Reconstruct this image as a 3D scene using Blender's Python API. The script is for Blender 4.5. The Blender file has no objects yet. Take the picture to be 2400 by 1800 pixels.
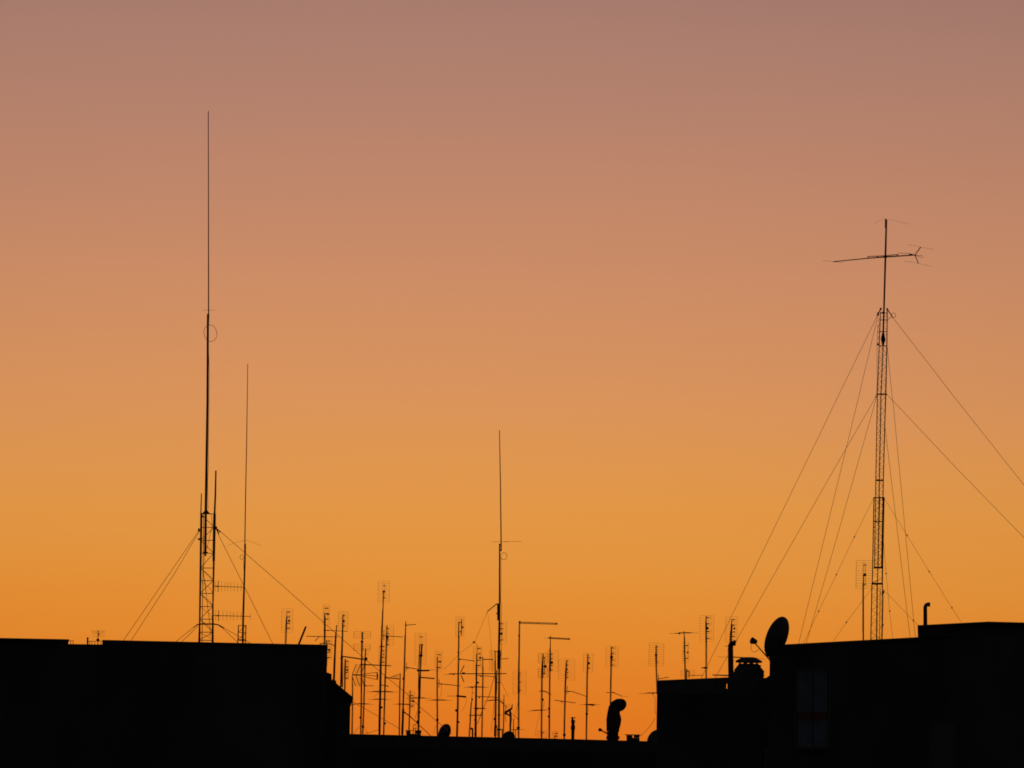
import bpy, math, random
from mathutils import Vector

random.seed(7)
scene = bpy.context.scene
COL = scene.collection

# ------------------------------------------------------------------ camera
FOV = math.radians(8.0)
F = 1200.0 / math.tan(FOV / 2)           # focal length in photograph pixels (2400 wide)
PITCH = math.radians(3.4)
ROLL = math.radians(0.9)
CAM = Vector((0, 0, 14.0))
fw = Vector((0, math.cos(PITCH), math.sin(PITCH)))
u0 = Vector((0, -math.sin(PITCH), math.cos(PITCH)))
x0 = Vector((1, 0, 0))
rt = x0 * math.cos(ROLL) + u0 * math.sin(ROLL)
up = u0 * math.cos(ROLL) - x0 * math.sin(ROLL)


def at(px, py, D):
    """the point of the place seen at a pixel of the photograph, D metres away along Y"""
    d = fw + rt * ((px - 1200) / F) + up * ((900 - py) / F)
    return CAM + d * (D / d.y)


def met(w, D):
    return w * D / F


FAT = 1.12            # tubes come out a little thicker than measured between blurred edges


cd = bpy.data.cameras.new("camera")
cam = bpy.data.objects.new("camera", cd)
COL.objects.link(cam)
cd.sensor_fit = 'HORIZONTAL'
cd.sensor_width = 36
cd.lens = 18 / math.tan(FOV / 2)
cd.clip_start = 1
cd.clip_end = 20000
cam.matrix_world = __import__('mathutils').Matrix((
    (rt.x, up.x, -fw.x, CAM.x), (rt.y, up.y, -fw.y, CAM.y), (rt.z, up.z, -fw.z, CAM.z), (0, 0, 0, 1)))
scene.camera = cam


# crops of the photograph in which positions were measured: (left, top, enlargement)
def crop(l, t, s):
    return lambda *c: [(l + c[i] / s, t + c[i + 1] / s) for i in range(0, len(c), 2)]


D4 = crop(620, 1350, 4.254); A5 = crop(800, 1340, 4.15); B6 = crop(980, 1380, 4.61)
F1 = crop(1140, 1380, 4.61); G2 = crop(1240, 1440, 5.53); H3 = crop(1360, 1480, 6.146)
K4 = crop(1540, 1420, 5.53); L7 = crop(1780, 1300, 3.318); N6 = crop(1960, 900, 2.593)
O5 = crop(1920, 480, 3.606); P2 = crop(260, 1040, 3.3175); Q1 = crop(380, 240, 2.37)
E8 = crop(1060, 980, 3.19); C3 = crop(0, 1440, 4.608)
a1 = crop(760, 1380, 9.214); a2 = crop(760, 1540, 8.293); a3 = crop(880, 1420, 10.371)
a4 = crop(880, 1560, 9.217); a5 = crop(1040, 1500, 6.911); a6 = crop(1140, 1560, 9.219)


# ------------------------------------------------------------------ materials
def material(name, c1, c2, rough=0.7, metal=0.0, scale=6.0, bump=0.0, stretch=(1, 1, 1)):
    m = bpy.data.materials.new(name)
    m.use_nodes = True
    nt = m.node_tree
    b = nt.nodes["Principled BSDF"]
    b.inputs["Roughness"].default_value = rough
    b.inputs["Metallic"].default_value = metal
    tc = nt.nodes.new("ShaderNodeTexCoord")
    mp = nt.nodes.new("ShaderNodeMapping")
    mp.inputs["Scale"].default_value = stretch
    nz = nt.nodes.new("ShaderNodeTexNoise")
    nz.inputs["Scale"].default_value = scale
    nz.inputs["Detail"].default_value = 6
    rp = nt.nodes.new("ShaderNodeValToRGB")
    rp.color_ramp.elements[0].position = 0.35
    rp.color_ramp.elements[1].position = 0.68
    rp.color_ramp.elements[0].color = (*c1, 1)
    rp.color_ramp.elements[1].color = (*c2, 1)
    L = nt.links.new
    L(tc.outputs["Object"], mp.inputs["Vector"])
    L(mp.outputs["Vector"], nz.inputs["Vector"])
    L(nz.outputs["Fac"], rp.inputs["Fac"])
    L(rp.outputs["Color"], b.inputs["Base Color"])
    if bump:
        bp = nt.nodes.new("ShaderNodeBump")
        bp.inputs["Strength"].default_value = bump
        bp.inputs["Distance"].default_value = 0.02
        L(nz.outputs["Fac"], bp.inputs["Height"])
        L(bp.outputs["Normal"], b.inputs["Normal"])
    return m


PLASTER = material("weathered_plaster", (.12, .095, .075), (.26, .205, .15), .9, 0, .9, .4, (1, 1, .45))
PLASTER2 = material("grey_plaster", (.10, .092, .085), (.21, .19, .165), .9, 0, .8, .4, (1, 1, .45))
CONC = material("concrete", (.16, .15, .14), (.26, .24, .22), .85, 0, 5, .3)
STEEL = material("glow_tinted_steel", (.40, .19, .11), (.58, .33, .22), .4, .9, 18, 0)  # afterglow bleeding over thin metal is put into the base colour as red-brown
RUST = material("rusty_steel", (.10, .05, .03), (.22, .12, .07), .75, .35, 14, .1)
ALU = material("glow_tinted_aluminium", (.46, .27, .18), (.62, .42, .32), .4, .9, 20, 0)  # same reddish glow put into the colour of the metal rods and booms
PLAST = material("dark_plastic", (.03, .03, .03), (.06, .06, .06), .6, 0, 10, 0)
CABLE = material("black_cable", (.02, .02, .02), (.04, .04, .04), .7, 0, 10, 0)
DISH = material("dish_enamel", (.16, .15, .14), (.26, .25, .23), .55, .1, 4, 0)
TILE = material("clay_roof", (.16, .08, .05), (.26, .14, .09), .85, 0, 5, .4)
SHUT = material("pale_shutter_paint", (.36, .37, .38), (.48, .49, .50), .6, 0, 3, .1)
BAND = material("red_shutter_band", (.36, .11, .07), (.44, .14, .09), .6, 0, 4, .1)  # dull red tone of the band across both shutter leaves
WOOD = material("brown_door_paint", (.26, .19, .13), (.34, .25, .17), .6, 0, 3, .1, (6, 6, .6))
ASPH = material("asphalt", (.035, .035, .035), (.06, .06, .058), .95, 0, .6, .2)


# ------------------------------------------------------------------ mesh building
class MB:
    def __init__(s):
        s.v, s.f = [], []

    def ring(s, c, a, b, r, n):
        i = len(s.v)
        for k in range(n):
            t = 2 * math.pi * k / n
            s.v.append(c + a * (r * math.cos(t)) + b * (r * math.sin(t)))
        return i

    def sweep(s, pts, rad, n=8, cap=True):
        """tube of varying radius along a polyline of world points"""
        pts = [Vector(p) for p in pts]
        if not hasattr(rad, '__len__'):
            rad = [rad] * len(pts)
        rad = list(rad) + [rad[-1]] * (len(pts) - len(rad))
        prev = None
        ref = None
        for i, p in enumerate(pts):
            t = (pts[min(i + 1, len(pts) - 1)] - pts[max(i - 1, 0)]).normalized()
            if ref is None:
                ref = t.orthogonal().normalized()
            ref = (ref - t * ref.dot(t)).normalized()
            b = t.cross(ref)
            k = s.ring(p, ref, b, rad[i], n)
            if prev is not None:
                for j in range(n):
                    s.f.append((prev + j, prev + (j + 1) % n, k + (j + 1) % n, k + j))
            elif cap:
                s.f.append(tuple(range(k + n - 1, k - 1, -1)))
            prev = k
        if cap:
            s.f.append(tuple(range(prev, prev + n)))
        return s

    def line(s, pts, D, w, n=6):
        """tube along pixels of the photograph; w = width in those pixels"""
        if not hasattr(D, '__len__'):
            D = [D] * len(pts)
        if not hasattr(w, '__len__'):
            w = [w] * len(pts)
        w = list(w) + [w[-1]] * (len(pts) - len(w))
        return s.sweep([at(p[0], p[1], d) for p, d in zip(pts, D)],
                       [FAT * met(a, d) / 2 for a, d in zip(w, D)], n)

    def box(s, c, sx, sy, sz, ax=None):
        ax = ax or (Vector((1, 0, 0)), Vector((0, 1, 0)), Vector((0, 0, 1)))
        i = len(s.v)
        for a in (-1, 1):
            for b in (-1, 1):
                for d in (-1, 1):
                    s.v.append(c + ax[0] * (a * sx / 2) + ax[1] * (b * sy / 2) + ax[2] * (d * sz / 2))
        s.f += [tuple(i + k for k in q) for q in
                ((0, 1, 3, 2), (4, 6, 7, 5), (0, 4, 5, 1), (2, 3, 7, 6), (0, 2, 6, 4), (1, 5, 7, 3))]
        return s

    def ball(s, c, rx, ry, rz, n=10, m=7):
        i = len(s.v)
        s.v.append(c + Vector((0, 0, rz)))
        for a in range(1, m):
            t = math.pi * a / m
            for b in range(n):
                f = 2 * math.pi * b / n
                s.v.append(c + Vector((rx * math.sin(t) * math.cos(f), ry * math.sin(t) * math.sin(f), rz * math.cos(t))))
        s.v.append(c - Vector((0, 0, rz)))
        e = len(s.v) - 1
        for b in range(n):
            s.f.append((i, i + 1 + b, i + 1 + (b + 1) % n))
            for a in range(m - 2):
                p = i + 1 + a * n
                s.f.append((p + b, p + n + b, p + n + (b + 1) % n, p + (b + 1) % n))
            p = i + 1 + (m - 2) * n
            s.f.append((p + b, e, p + (b + 1) % n))
        return s

    def prism(s, outline, y0, y1, skew=0.0):
        """outline: world (x, z) pairs, extruded from y0 to y1; skew turns the side walls (metres of x per metre of y)"""
        i = len(s.v)
        n = len(outline)
        for y in (y0, y1):
            for x, z in outline:
                s.v.append(Vector((x + skew * (y - y0), y, z)))
        s.f.append(tuple(range(i, i + n)))
        s.f.append(tuple(range(i + 2 * n - 1, i + n - 1, -1)))
        for k in range(n):
            q = (k + 1) % n
            s.f.append((i + q, i + k, i + n + k, i + n + q))
        return s

    def lathe(s, c, prof, n=24):
        """prof: (radius, height above c)"""
        prev = None
        for r, h in prof:
            k = s.ring(c + Vector((0, 0, h)), Vector((1, 0, 0)), Vector((0, 1, 0)), max(r, .0005), n)
            if prev is not None:
                for j in range(n):
                    s.f.append((prev + j, prev + (j + 1) % n, k + (j + 1) % n, k + j))
            else:
                s.f.append(tuple(range(k + n - 1, k - 1, -1)))
            prev = k
        s.f.append(tuple(range(prev, prev + n)))
        return s


def link(name, mb, mat, parent=None, root=None, smooth=True, label=None):
    org = root.location if root else Vector((0, 0, 0))
    me = bpy.data.meshes.new(name)
    me.from_pydata([tuple(v - org) for v in mb.v], [], mb.f)
    me.update()
    if smooth:
        for p in me.polygons:
            p.use_smooth = len(p.vertices) <= 4
        try:
            me.set_sharp_from_angle(angle=math.radians(50))
        except Exception:
            pass
    me.materials.append(mat)
    o = bpy.data.objects.new(name, me)
    COL.objects.link(o)
    if parent:
        o.parent = parent
    if label:
        o["label"] = label
    return o


MASTS = "aerial masts crowding the rooftops"


class Thing:
    def __init__(s, name, label, cat, base, D=None, group=None):
        s.D = D
        s.root = bpy.data.objects.new(name, None)
        s.root.location = base
        s.root.empty_display_size = .2
        COL.objects.link(s.root)
        s.root["label"] = label
        s.root["category"] = cat
        if group:
            s.root["group"] = group

    def part(s, name, mb, mat=STEEL, parent=None, smooth=True, label=None):
        return link(name, mb, mat, parent or s.root, s.root, smooth, label)

    # --- pieces of a roof aerial, all measured in photograph pixels
    def tube(s, name, pts, w, mat=STEEL, parent=None, dy=0.0, n=6, label=None):
        return s.part(name, MB().line(pts, s.D + dy, w, n), mat, parent, label=label)

    def blob(s, name, p, wx, wy=None, mat=PLAST, parent=None, dy=-.06):
        wy = wy or wx
        D = s.D + dy
        c = at(p[0], p[1], D)
        m = MB().box(c, met(wx, D) * .86, met(wx, D) * .7, met(wy, D) * .86)
        m.ball(c, met(wx, D) * .5, met(wx, D) * .42, met(wy, D) * .5)
        return s.part(name, m, mat, parent)

    def panel(s, rect, fx, ticks=(), L=6, box=None, bs=5.5, nh=10, yaw=.9, w=.34, bow=False, gap=False, dy=.12):
        """grid reflector aerial: wire reflector, dipoles on stubs, feed box"""
        (xa, ya), (xb, yb) = rect
        Dm = s.D + dy
        t = met((xb - xa) / 2, Dm) * math.tan(yaw)
        sk = (yb - ya) * math.tan(ROLL)
        m = MB()
        ys = [ya + (yb - ya) * k / nh for k in range(nh + 1)]
        if gap:
            ys = [y for y in ys if abs(y - (ya + yb) / 2) > (yb - ya) * .09]
        for y in ys:
            h = (yb - y) / (yb - ya) * sk
            m.line([(xa + h, y), (fx + h * .3, y), (xb + h, y)], [Dm - t, Dm, Dm + t], w, 4)
        runs = [(ys[0], ys[-1])] if not gap else [(ys[0], [y for y in ys if y < (ya + yb) / 2][-1]), ([y for y in ys if y > (ya + yb) / 2][0], ys[-1])]
        for y1, y2 in runs:
            for x, dd in ((xa, -t), (xb, t), (fx - 2, 0), (fx + 2, 0)):
                h1 = (yb - y1) / (yb - ya) * sk if x in (xa, xb) else 0
                h2 = (yb - y2) / (yb - ya) * sk if x in (xa, xb) else 0
                m.line([(x + h1, y1), (x + h2, y2)], Dm + dd, w * (1.5 if x in (xa, xb) else 1.0), 4)
        # clamp that ties the reflector to its mast
        m.line([(fx, (ya + yb) / 2), (fx, (ya + yb) / 2)], [s.D, Dm], 1.4, 6)
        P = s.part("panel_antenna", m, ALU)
        for k, ty in enumerate(ticks):
            q = MB().line([(fx, ty), (fx + L, ty - L * .08)], [s.D + .05, s.D - .08], 1.7, 6)
            e = at(fx + L, ty - L * .08, s.D - .08)
            r = met(5.5 if not bow else 7.5, s.D)
            for sg in (-1, 1):
                for tz in (-.45, .45):
                    q.sweep([e, e + Vector((sg * r * (.55 if not bow else 1.0), sg * r * .8, tz * r * (1 if bow else .8)))], met(.4 if not bow else .75, s.D) / 2, 4)
            s.part("dipole", q, ALU, P)
        if len(ticks) > 1:
            s.part("feed_line", MB().line([(fx + L, min(ticks)), (fx + L, max(ticks))], s.D - .08, .45, 4), ALU, P)
        if box:
            s.blob("feed_box", box, bs, bs, PLAST, P)
        return P

    def beam(s, p, q, w=1.5, n=9, refl=None, box=None, el=.42, w2=None, dual=0, mat=ALU):
        """beam aerial pointing sideways: boom, cross rods running in depth, reflector"""
        m = MB()
        if dual:
            m.line([(p[0], p[1] - dual), (q[0], q[1] - dual)], s.D - .1, w)
            m.line([(p[0], p[1] + dual), (q[0], q[1] + dual)], s.D - .1, w)
            for t in (0, .5, 1):
                x, y = p[0] + (q[0] - p[0]) * t, p[1] + (q[1] - p[1]) * t
                m.line([(x, y - dual), (x, y + dual)], s.D - .1, w)
        else:
            m.line([p, q], s.D - .1, [w, w2 or w])
        for k in range(n):
            t = (k + .5) / n
            c = at(p[0] + (q[0] - p[0]) * t, p[1] + (q[1] - p[1]) * t, s.D - .1)
            l = el * (1 - .5 * t)
            m.sweep([c - Vector((0, l / 2, 0)), c + Vector((0, l / 2, 0))], met(.6, s.D) / 2, 4)
        B = s.part("beam_antenna", m, mat)
        if refl:
            (rx, ry0), (rx2, ry1) = refl
            r = MB().line([(rx, ry0), (rx2, ry1)], s.D - .1, 1.3)
            for k in range(5):
                t = k / 4
                c = at(rx + (rx2 - rx) * t, ry0 + (ry1 - ry0) * t, s.D - .1)
                r.sweep([c - Vector((0, el * .5, 0)), c + Vector((0, el * .5, 0))], met(.5, s.D) / 2, 4)
            s.part("reflector", r, ALU, B)
        if box:
            s.blob("junction_box", box, 4, 3, PLAST, B, -.1)
        return B

    def broad(s, p, q, n=6, w=.95, deep=1.3, box=None, core=(.35, .75)):
        """beam aerial pointing at the viewer: cross rods of unlike length one behind the other"""
        m = MB()
        cx, cy = (p[0] + q[0]) / 2, (p[1] + q[1]) / 2
        vx, vy = (q[0] - p[0]) / 2, (q[1] - p[1]) / 2
        D1 = s.D - .1
        m.line([(cx, cy + .7), (cx, cy - .7)], [D1 - deep, D1], 1.5)
        for k in range(n):
            t = k / (n - 1)
            l = 1.0 if k == 0 else core[1] - (core[1] - core[0]) * t
            d = D1 - deep * t
            o = (.9 - 1.8 * t) * .8
            m.line([(cx - vx * l, cy - vy * l + o), (cx + vx * l, cy + vy * l + o)], d, w * (.55 if k == 0 else 1), 5)
        B = s.part("beam_antenna", m, ALU)
        if box:
            s.blob("junction_box", box, 4, 3, PLAST, B, -.2)
        return B


def zdeck(px, py, D, drop=.25):
    return at(px, py, D).z - drop


MIDZ = at(1170, 1729, 208).z - .35        # roof deck of the long building in the middle


def new_mast(label, pts, w, D, z=None, name="aerial_mast", cat="aerial mast", mat=STEEL, group=MASTS, n=8):
    """mast through pixels (top first), carried on down to its roof"""
    z = MIDZ if z is None else z
    P = [at(p[0], p[1], D) for p in pts]
    a, b = P[-2], P[-1]
    base = a + (b - a) * ((z - a.z) / (b.z - a.z)) if b.z > z else b
    if not hasattr(w, '__len__'):
        w = [w] * len(pts)
    th = Thing(name, label, cat, base, D, group)
    w = list(w) + [w[-1]] * (len(P) - len(w))
    m = MB().sweep(P + ([base] if b.z > z else []), [met(a, D) / 2 for a in w] + ([met(w[-1], D) / 2] if b.z > z else []), n)
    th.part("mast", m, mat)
    span = math.hypot(pts[-1][0] - pts[0][0], pts[-1][1] - pts[0][1])
    if span > 45 and name == "aerial_mast":
        # lead tied loosely down the mast
        rr = random.Random(label)
        q = []
        sgn = rr.choice((-1, 1))
        k = max(4, int(span / 16))
        for i in range(k + 1):
            t = .12 + .88 * i / k
            j = 0
            acc = 0
            L = [math.hypot(b_[0] - a_[0], b_[1] - a_[1]) for a_, b_ in zip(pts, pts[1:])]
            d = t * sum(L)
            while j < len(L) - 1 and d > L[j]:
                d -= L[j]
                j += 1
            u = d / L[j]
            q.append((pts[j][0] + (pts[j + 1][0] - pts[j][0]) * u + sgn * (w[min(j, len(w) - 1)] * .5 + .2 + rr.random() * 1.0), pts[j][1] + (pts[j + 1][1] - pts[j][1]) * u))
        th.part("coax_cable", MB().line(q, D - .03, .8, 5), CABLE)
    f = MB().box(base + Vector((0, 0, .02)), .22, .22, .04)
    th.part("base_plate", f, STEEL, smooth=False)
    return th


# ------------------------------------------------------------------ ground
g = MB()
g.v = [Vector((-3000, -500, 0)), Vector((3000, -500, 0)), Vector((3000, 6000, 0)), Vector((-3000, 6000, 0))]
g.f = [(0, 1, 2, 3)]
o = link("ground", g, ASPH, smooth=False)
o["kind"] = "structure"


def xz(pts, D):
    return [(at(a, b, D).x, at(a, b, D).z) for a, b in pts]


def strip(line, D, thick):
    """closed outline of a band lying under a roof line"""
    return xz(line, D) + [(at(a, b, D).x, at(a, b, D).z - thick) for a, b in reversed(line)]


def body(line, D, z=0.0, drop=0.0):
    o = [(at(a, b, D).x, at(a, b, D).z - drop) for a, b in line]
    return o + [(o[-1][0], z), (o[0][0], z)]


# ------------------------------------------------------------------ building with the lattice tower and notch (left)
lb = Thing("apartment_building", "black apartment block with a notched flat parapet under the tall whip tower", "building",
           Vector((at(380, 1700, 190).x, 198, 0)), 190)
roofL = [(-420, 1487), (160.6, 1498.2), (159.9, 1509), (239.8, 1510), (240.4, 1499.6), (480, 1505), (620, 1508), (767, 1511)]
SKL, SKR = -.0262, .0356       # plans sheared along the sight line, so the glow-lit side walls stay hidden
lb.part("wall", MB().prism(body([(-420, 1499.5), (159.9, 1509.2), (239.8, 1510.4), (480, 1514.5), (767, 1519.5)], 190, 0), 190, 206, SKL), PLASTER, smooth=False)
for seg in ([(-420, 1487), (161.2, 1498.2)], [(239.8, 1499.6), (480, 1505), (620, 1508), (768, 1511)]):
    lb.part("parapet", MB().prism(body([(a_ + (1.2 if a_ < 200 and a_ > 0 else 0) * -1, b_ + 4) for a_, b_ in seg], 190.02, at(760, 1522, 190).z), 190.02, 190.22, SKL), PLASTER, smooth=False)
    lb.part("coping", MB().prism(strip(seg, 189.95, .05), 189.95, 190.28, SKL), CONC, smooth=False)
step = [(767.6, 1573.3), (777.5, 1576.8), (777.7, 1592), (782, 1593), (788, 1595.6), (788.4, 1601.5), (828, 1634.4)]
lb.part("side_wall", MB().prism(body([(763, 1572.2), (767.4, 1573.4), (777.3, 1576.9), (777.5, 1594), (821.5, 1632)], 191, 0, .03), 191, 204, SKL), PLASTER2, smooth=False)
lb.part("lean_to_roof", MB().prism(xz([(777.9, 1592), (782, 1593), (788, 1595.6), (788.4, 1601.5), (828, 1634.4), (827.6, 1638.2), (822.5, 1638.6), (777.9, 1600)], 190.9), 190.9, 204.1, SKL), TILE, smooth=False)

# ------------------------------------------------------------------ long low building in the middle
mb_ = Thing("apartment_building", "long low black roof edge between the two taller blocks", "building",
            Vector((at(1170, 1790, 208).x, 230, 0)), 208)
x1, x2 = at(520, 1720, 208).x, at(2050, 1740, 208).x
mb_.part("wall", MB().prism([(x1, 0), (x1, MIDZ), (x2, MIDZ), (x2, 0)], 208, 272), PLASTER2, smooth=False)
roofM = [(520, 1713), (820, 1720), (980, 1723.8), (1190, 1728.5), (1340, 1732.2), (1515, 1737), (2050, 1750)]
pm = xz(roofM, 208)
mb_.part("parapet", MB().prism(pm + [(x2, MIDZ - .003), (x1, MIDZ - .003)], 208.02, 208.27), CONC, smooth=False)

# ------------------------------------------------------------------ stepped building on the right
rb = Thing("apartment_building", "black stepped block with a pale double shutter and sloping rooflines beside the dish", "building",
           Vector((at(2150, 1700, 190).x, 198, 0)), 190)
wz = lambda a, b, D=190: at(a, b, D)
rb.part("wall", MB().prism(body([(1804.5, 1512), (2157, 1492.9), (2158, 1492.9), (2760, 1478)], 190, 0, .06), 190, 206, SKR), PLASTER, smooth=False)
rb.part("coping", MB().prism(strip([(1803, 1512.1), (2157, 1492.9)], 189.95, .0595), 189.95, 206.05, SKR), CONC, smooth=False)
rb.part("roof_room", MB().prism(xz([(2157.2, 1494), (2157.2, 1468), (2316, 1459.6), (2400, 1461.7), (2760, 1472), (2760, 1494)], 190.5), 190.5, 205, .057), PLASTER2, smooth=False)
rb.part("roof_slab", MB().prism(strip([(2150.5, 1465.2), (2316, 1456.7), (2400, 1458.8), (2765, 1469)], 190.3, .045), 190.3, 205.3, .057), CONC, smooth=False)
# lower wing with a thin parapet; a slot is left open in the parapet
deckR = at(1660, 1626, 191).z
xl, xr = at(1540, 1600, 191).x, at(1805, 1600, 191).x
rb.part("lower_wing", MB().prism([(xl, 0), (xl, deckR), (xr, deckR), (xr, 0)], 191, 205, .0204), PLASTER2, smooth=False)
pp = MB()
pp.prism(xz([(1540, 1594.5), (1702.6, 1587.6), (1702.6, 1645), (1540, 1645)], 191.03), 191.03, 191.2)
pp.prism(xz([(1702.6, 1587.6), (1705, 1587.5), (1705, 1602.5), (1702.6, 1602.5)], 191.03), 191.03, 191.2)
pp.prism(xz([(1702.6, 1614), (1705, 1614), (1705, 1645), (1702.6, 1645)], 191.03), 191.03, 191.2)
pp.prism(xz([(1705, 1587.5), (1789, 1589), (1797, 1588), (1805.8, 1581), (1805.8, 1645), (1705, 1645)], 191.03), 191.03, 191.2)
rb.part("parapet", pp, CONC, smooth=False)


def leaf(th, parent, x0_, y0_, x1_, y1_, D, mat, name):
    """shutter leaf of tilted slats inside stiles"""
    a, b = at(x0_, y0_, D), at(x1_, y1_, D)
    w, h = b.x - a.x, a.z - b.z
    c = (a + b) / 2
    m = MB()
    for sx in (-1, 1):
        m.box(c + Vector((sx * (w / 2 - .02), 0, 0)), .04, .035, h)
    for sz in (-1, 1):
        m.box(c + Vector((0, 0, sz * (h / 2 - .02))), w - .082, .034, .04)
    n = max(2, int(h / .05))
    t = math.radians(78)
    for k in range(n):
        z = -h / 2 + .05 + (h - .1) * (k + .5) / n
        m.box(c + Vector((0, .004, z)), w - .082, .058, .007, (Vector((1, 0, 0)), Vector((0, math.cos(t), -math.sin(t))), Vector((0, math.sin(t), math.cos(t)))))
    return th.part(name, m, mat, parent, smooth=False)


def frame_mb(x0_, y0_, x1_, y1_, D, t=.05, d=.08):
    a, b = at(x0_, y0_, D), at(x1_, y1_, D)
    w, h = b.x - a.x, a.z - b.z
    c = (a + b) / 2
    m = MB()
    for sx in (-1, 1):
        m.box(c + Vector((sx * (w / 2 + t / 2), 0, 0)), t, d, h + 2 * t)
    for sz in (-1, 1):
        m.box(c + Vector((0, 0, sz * (h / 2 + t / 2))), w, d - .004, t)
    return m


DW = 189.96
win = rb.part("window", frame_mb(1868.5, 1573.5, 1940, 1750, DW), WOOD, smooth=False)
for xa, xb in ((1870, 1902.8), (1907, 1938)):
    leaf(rb, win, xa, 1574.5, xb, 1668.5, DW, SHUT, "shutter")
    leaf(rb, win, xa, 1688.5, xb, 1749, DW, SHUT, "shutter")
    a, b = at(xa, 1669, DW), at(xb, 1688, DW)
    rb.part("shutter_band", MB().box((a + b) / 2, b.x - a.x, .04, a.z - b.z), BAND, win, smooth=False, label="dull red band across the pale shutter")
a, b = at(1866, 1752, 189.9), at(1943, 1757, 189.9)
rb.part("sill", MB().box((a + b) / 2, b.x - a.x, .16, .05), CONC, win, smooth=False)
rb.part("drain_pipe", MB().line([(1797, 1751), (1797.2, 1757), (1795.5, 1900), (1795, 2100)], 190.9, 6, 10), SHUT)
door = rb.part("door", frame_mb(2183, 1693, 2237, 1885, DW), CONC, smooth=False)
a, b = at(2184, 1694, DW), at(2236, 1884, DW)
rb.part("door_leaf", MB().box((a + b) / 2, b.x - a.x, .05, a.z - b.z), WOOD, door, smooth=False)
c = at(2229, 1790, 189.91)
rb.part("handle", MB().sweep([c + Vector((0, .02, 0)), c + Vector((0, -.03, 0)), c + Vector((-.1, -.03, 0))], .01), STEEL, door)

# ------------------------------------------------------------------ things on the notch of the left roof
DL = 198.0
zl = at(380, 1503, 190).z - .02


def on_left(px):
    return at(px, 1509.4 + (px - 160) * .0168, 190).z - .01


th = new_mast("short aerial with wide level rods standing in the notch of the flat parapet", C3(1060, 172, 1058, 325), [1.7, 2], DL, on_left(230))
for (xa, ya, xb, yb) in ((985, 178, 1138, 178), (995, 208, 1132, 206), (1000, 237, 1135, 232), (990, 192, 1130, 190)):
    th.tube("element_rod", C3(xa, ya, xb, yb), .55, ALU, dy=-.05)
th.blob("junction_box", C3(1070, 216)[0], 4, 3)
th.blob("amplifier_box", C3(1058, 275)[0], 7.5, 6)

th = Thing("vent_pipe", "stubby black pipe with knobbed top in the parapet notch", "vent pipe", Vector((at(206, 1505, 196).x, 196, on_left(206))), 196)
c0 = at(*C3(946, 330)[0], 196)
th.part("pipe", MB().line(C3(946, 345, 946, 268), 196, 3.4, 10), RUST)
th.part("cap", MB().ball(at(*C3(947, 258)[0], 196), met(2.6, 196), met(2.6, 196), met(2.4, 196)), RUST)

th = Thing("roof_railing", "low metal roof railing seen through the gap in the parapet", "railing", Vector((at(222, 1505, 197).x, 197, on_left(222))), 197)
th.part("rail", MB().line(C3(955, 290, 1110, 289), 197, 1.2), RUST)
for xa, xb in ((966, 968), (985, 1005), (1022, 1030), (1090, 1092)):
    th.part("post", MB().line(C3(xa, 290, xb, 345), 197, 1.1), RUST)
th = Thing("roof_railing", "stub of metal railing close to the square corner of the parapet notch", "railing", Vector((at(166, 1505, 197).x, 197, on_left(166))), 197)
th.part("rail", MB().line(C3(735, 284, 796, 284), 197, 1.0), RUST)
for xa in (765, 791):
    th.part("post", MB().line(C3(xa, 284, xa - 3, 345), 197, 1.2), RUST)

# ------------------------------------------------------------------ tall lattice tower with whip (left)
DT = 196.0
zT = on_left(480)
t0 = at(482, 1515, DT)
tw = Thing("lattice_tower", "guyed lattice tower topped by the tallest thin whip aerial with a coiled cable loop", "aerial tower", Vector((t0.x, DT, zT)), DT)


def down(pts, D, z):
    P = [at(p[0], p[1], D) for p in pts]
    a, b = P[-2], P[-1]
    return P + [a + (b - a) * ((z - a.z) / (b.z - a.z))]


def leg(th, pts, w, D, z, name="leg"):
    P = down(pts, D, z)
    w = list(w) + [w[-1]] * (len(P) - len(w))
    return th.part(name, MB().sweep(P, [met(k, D) / 2 for k in w], 8), STEEL)


leg(tw, P2(703, 538, 700, 760, 690, 1403, 687, 1540), [5.2, 5.2, 3.8, 5.4], DT, zT)
leg(tw, P2(805, 540, 803, 760, 793, 1250, 791, 1540), [4.6, 5.2, 3.4, 5.4], DT, zT)
leg(tw, P2(722, 538, 712, 1250, 708, 1540), [1.6, 1.6, 1.6], DT + .3, zT)
wh = tw.tube("whip", Q1(256.5, 48, 257.5, 600, 258, 1178), [1.7, 2.1, 2.6], ALU, n=8)
tw.tube("ground_rod", Q1(224, 1154, 293, 1154), .5, ALU, wh)
tw.tube("whip_mast", Q1(255.5, 1176, 254, 1250, 252, 1659) + P2(738, 520), [5.4, 4.6, 4.8, 5.6], STEEL, n=8)
tw.tube("inner_pole", P2(738, 520, 733, 872), [5, 5], STEEL, n=8)
c = [at(a, b, DT) for a, b in P2(740, 545, 740, 530, 740, 515)]
tw.part("top_cone", MB().sweep(c, [met(11, DT), met(6, DT), met(2.8, DT)], 12), STEEL)
ctr = Q1(268, 1282)[0]
loop = []
for k in range(25):
    a = 2 * math.pi * k / 24
    loop.append((ctr[0] + 36 / 2.37 * math.cos(a) * (1 + .08 * math.sin(2 * a)), ctr[1] + 46 / 2.37 * math.sin(a)))
tw.part("cable_loop", MB().line(loop, [DT + .05 * math.sin(k) for k in range(25)], 1.0, 5), CABLE)
tw.tube("coax_cable", Q1(257, 1328, 262, 1500, 261, 1659) + P2(757, 60, 759, 150, 752, 300, 756, 510), [.8] * 6, CABLE, dy=-.06)
tw.tube("coax_cable", P2(780, 545, 788, 640, 730, 880, 718, 1000, 742, 1180, 768, 1400, 775, 1500), [.8] * 7, CABLE, dy=.1)
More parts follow.
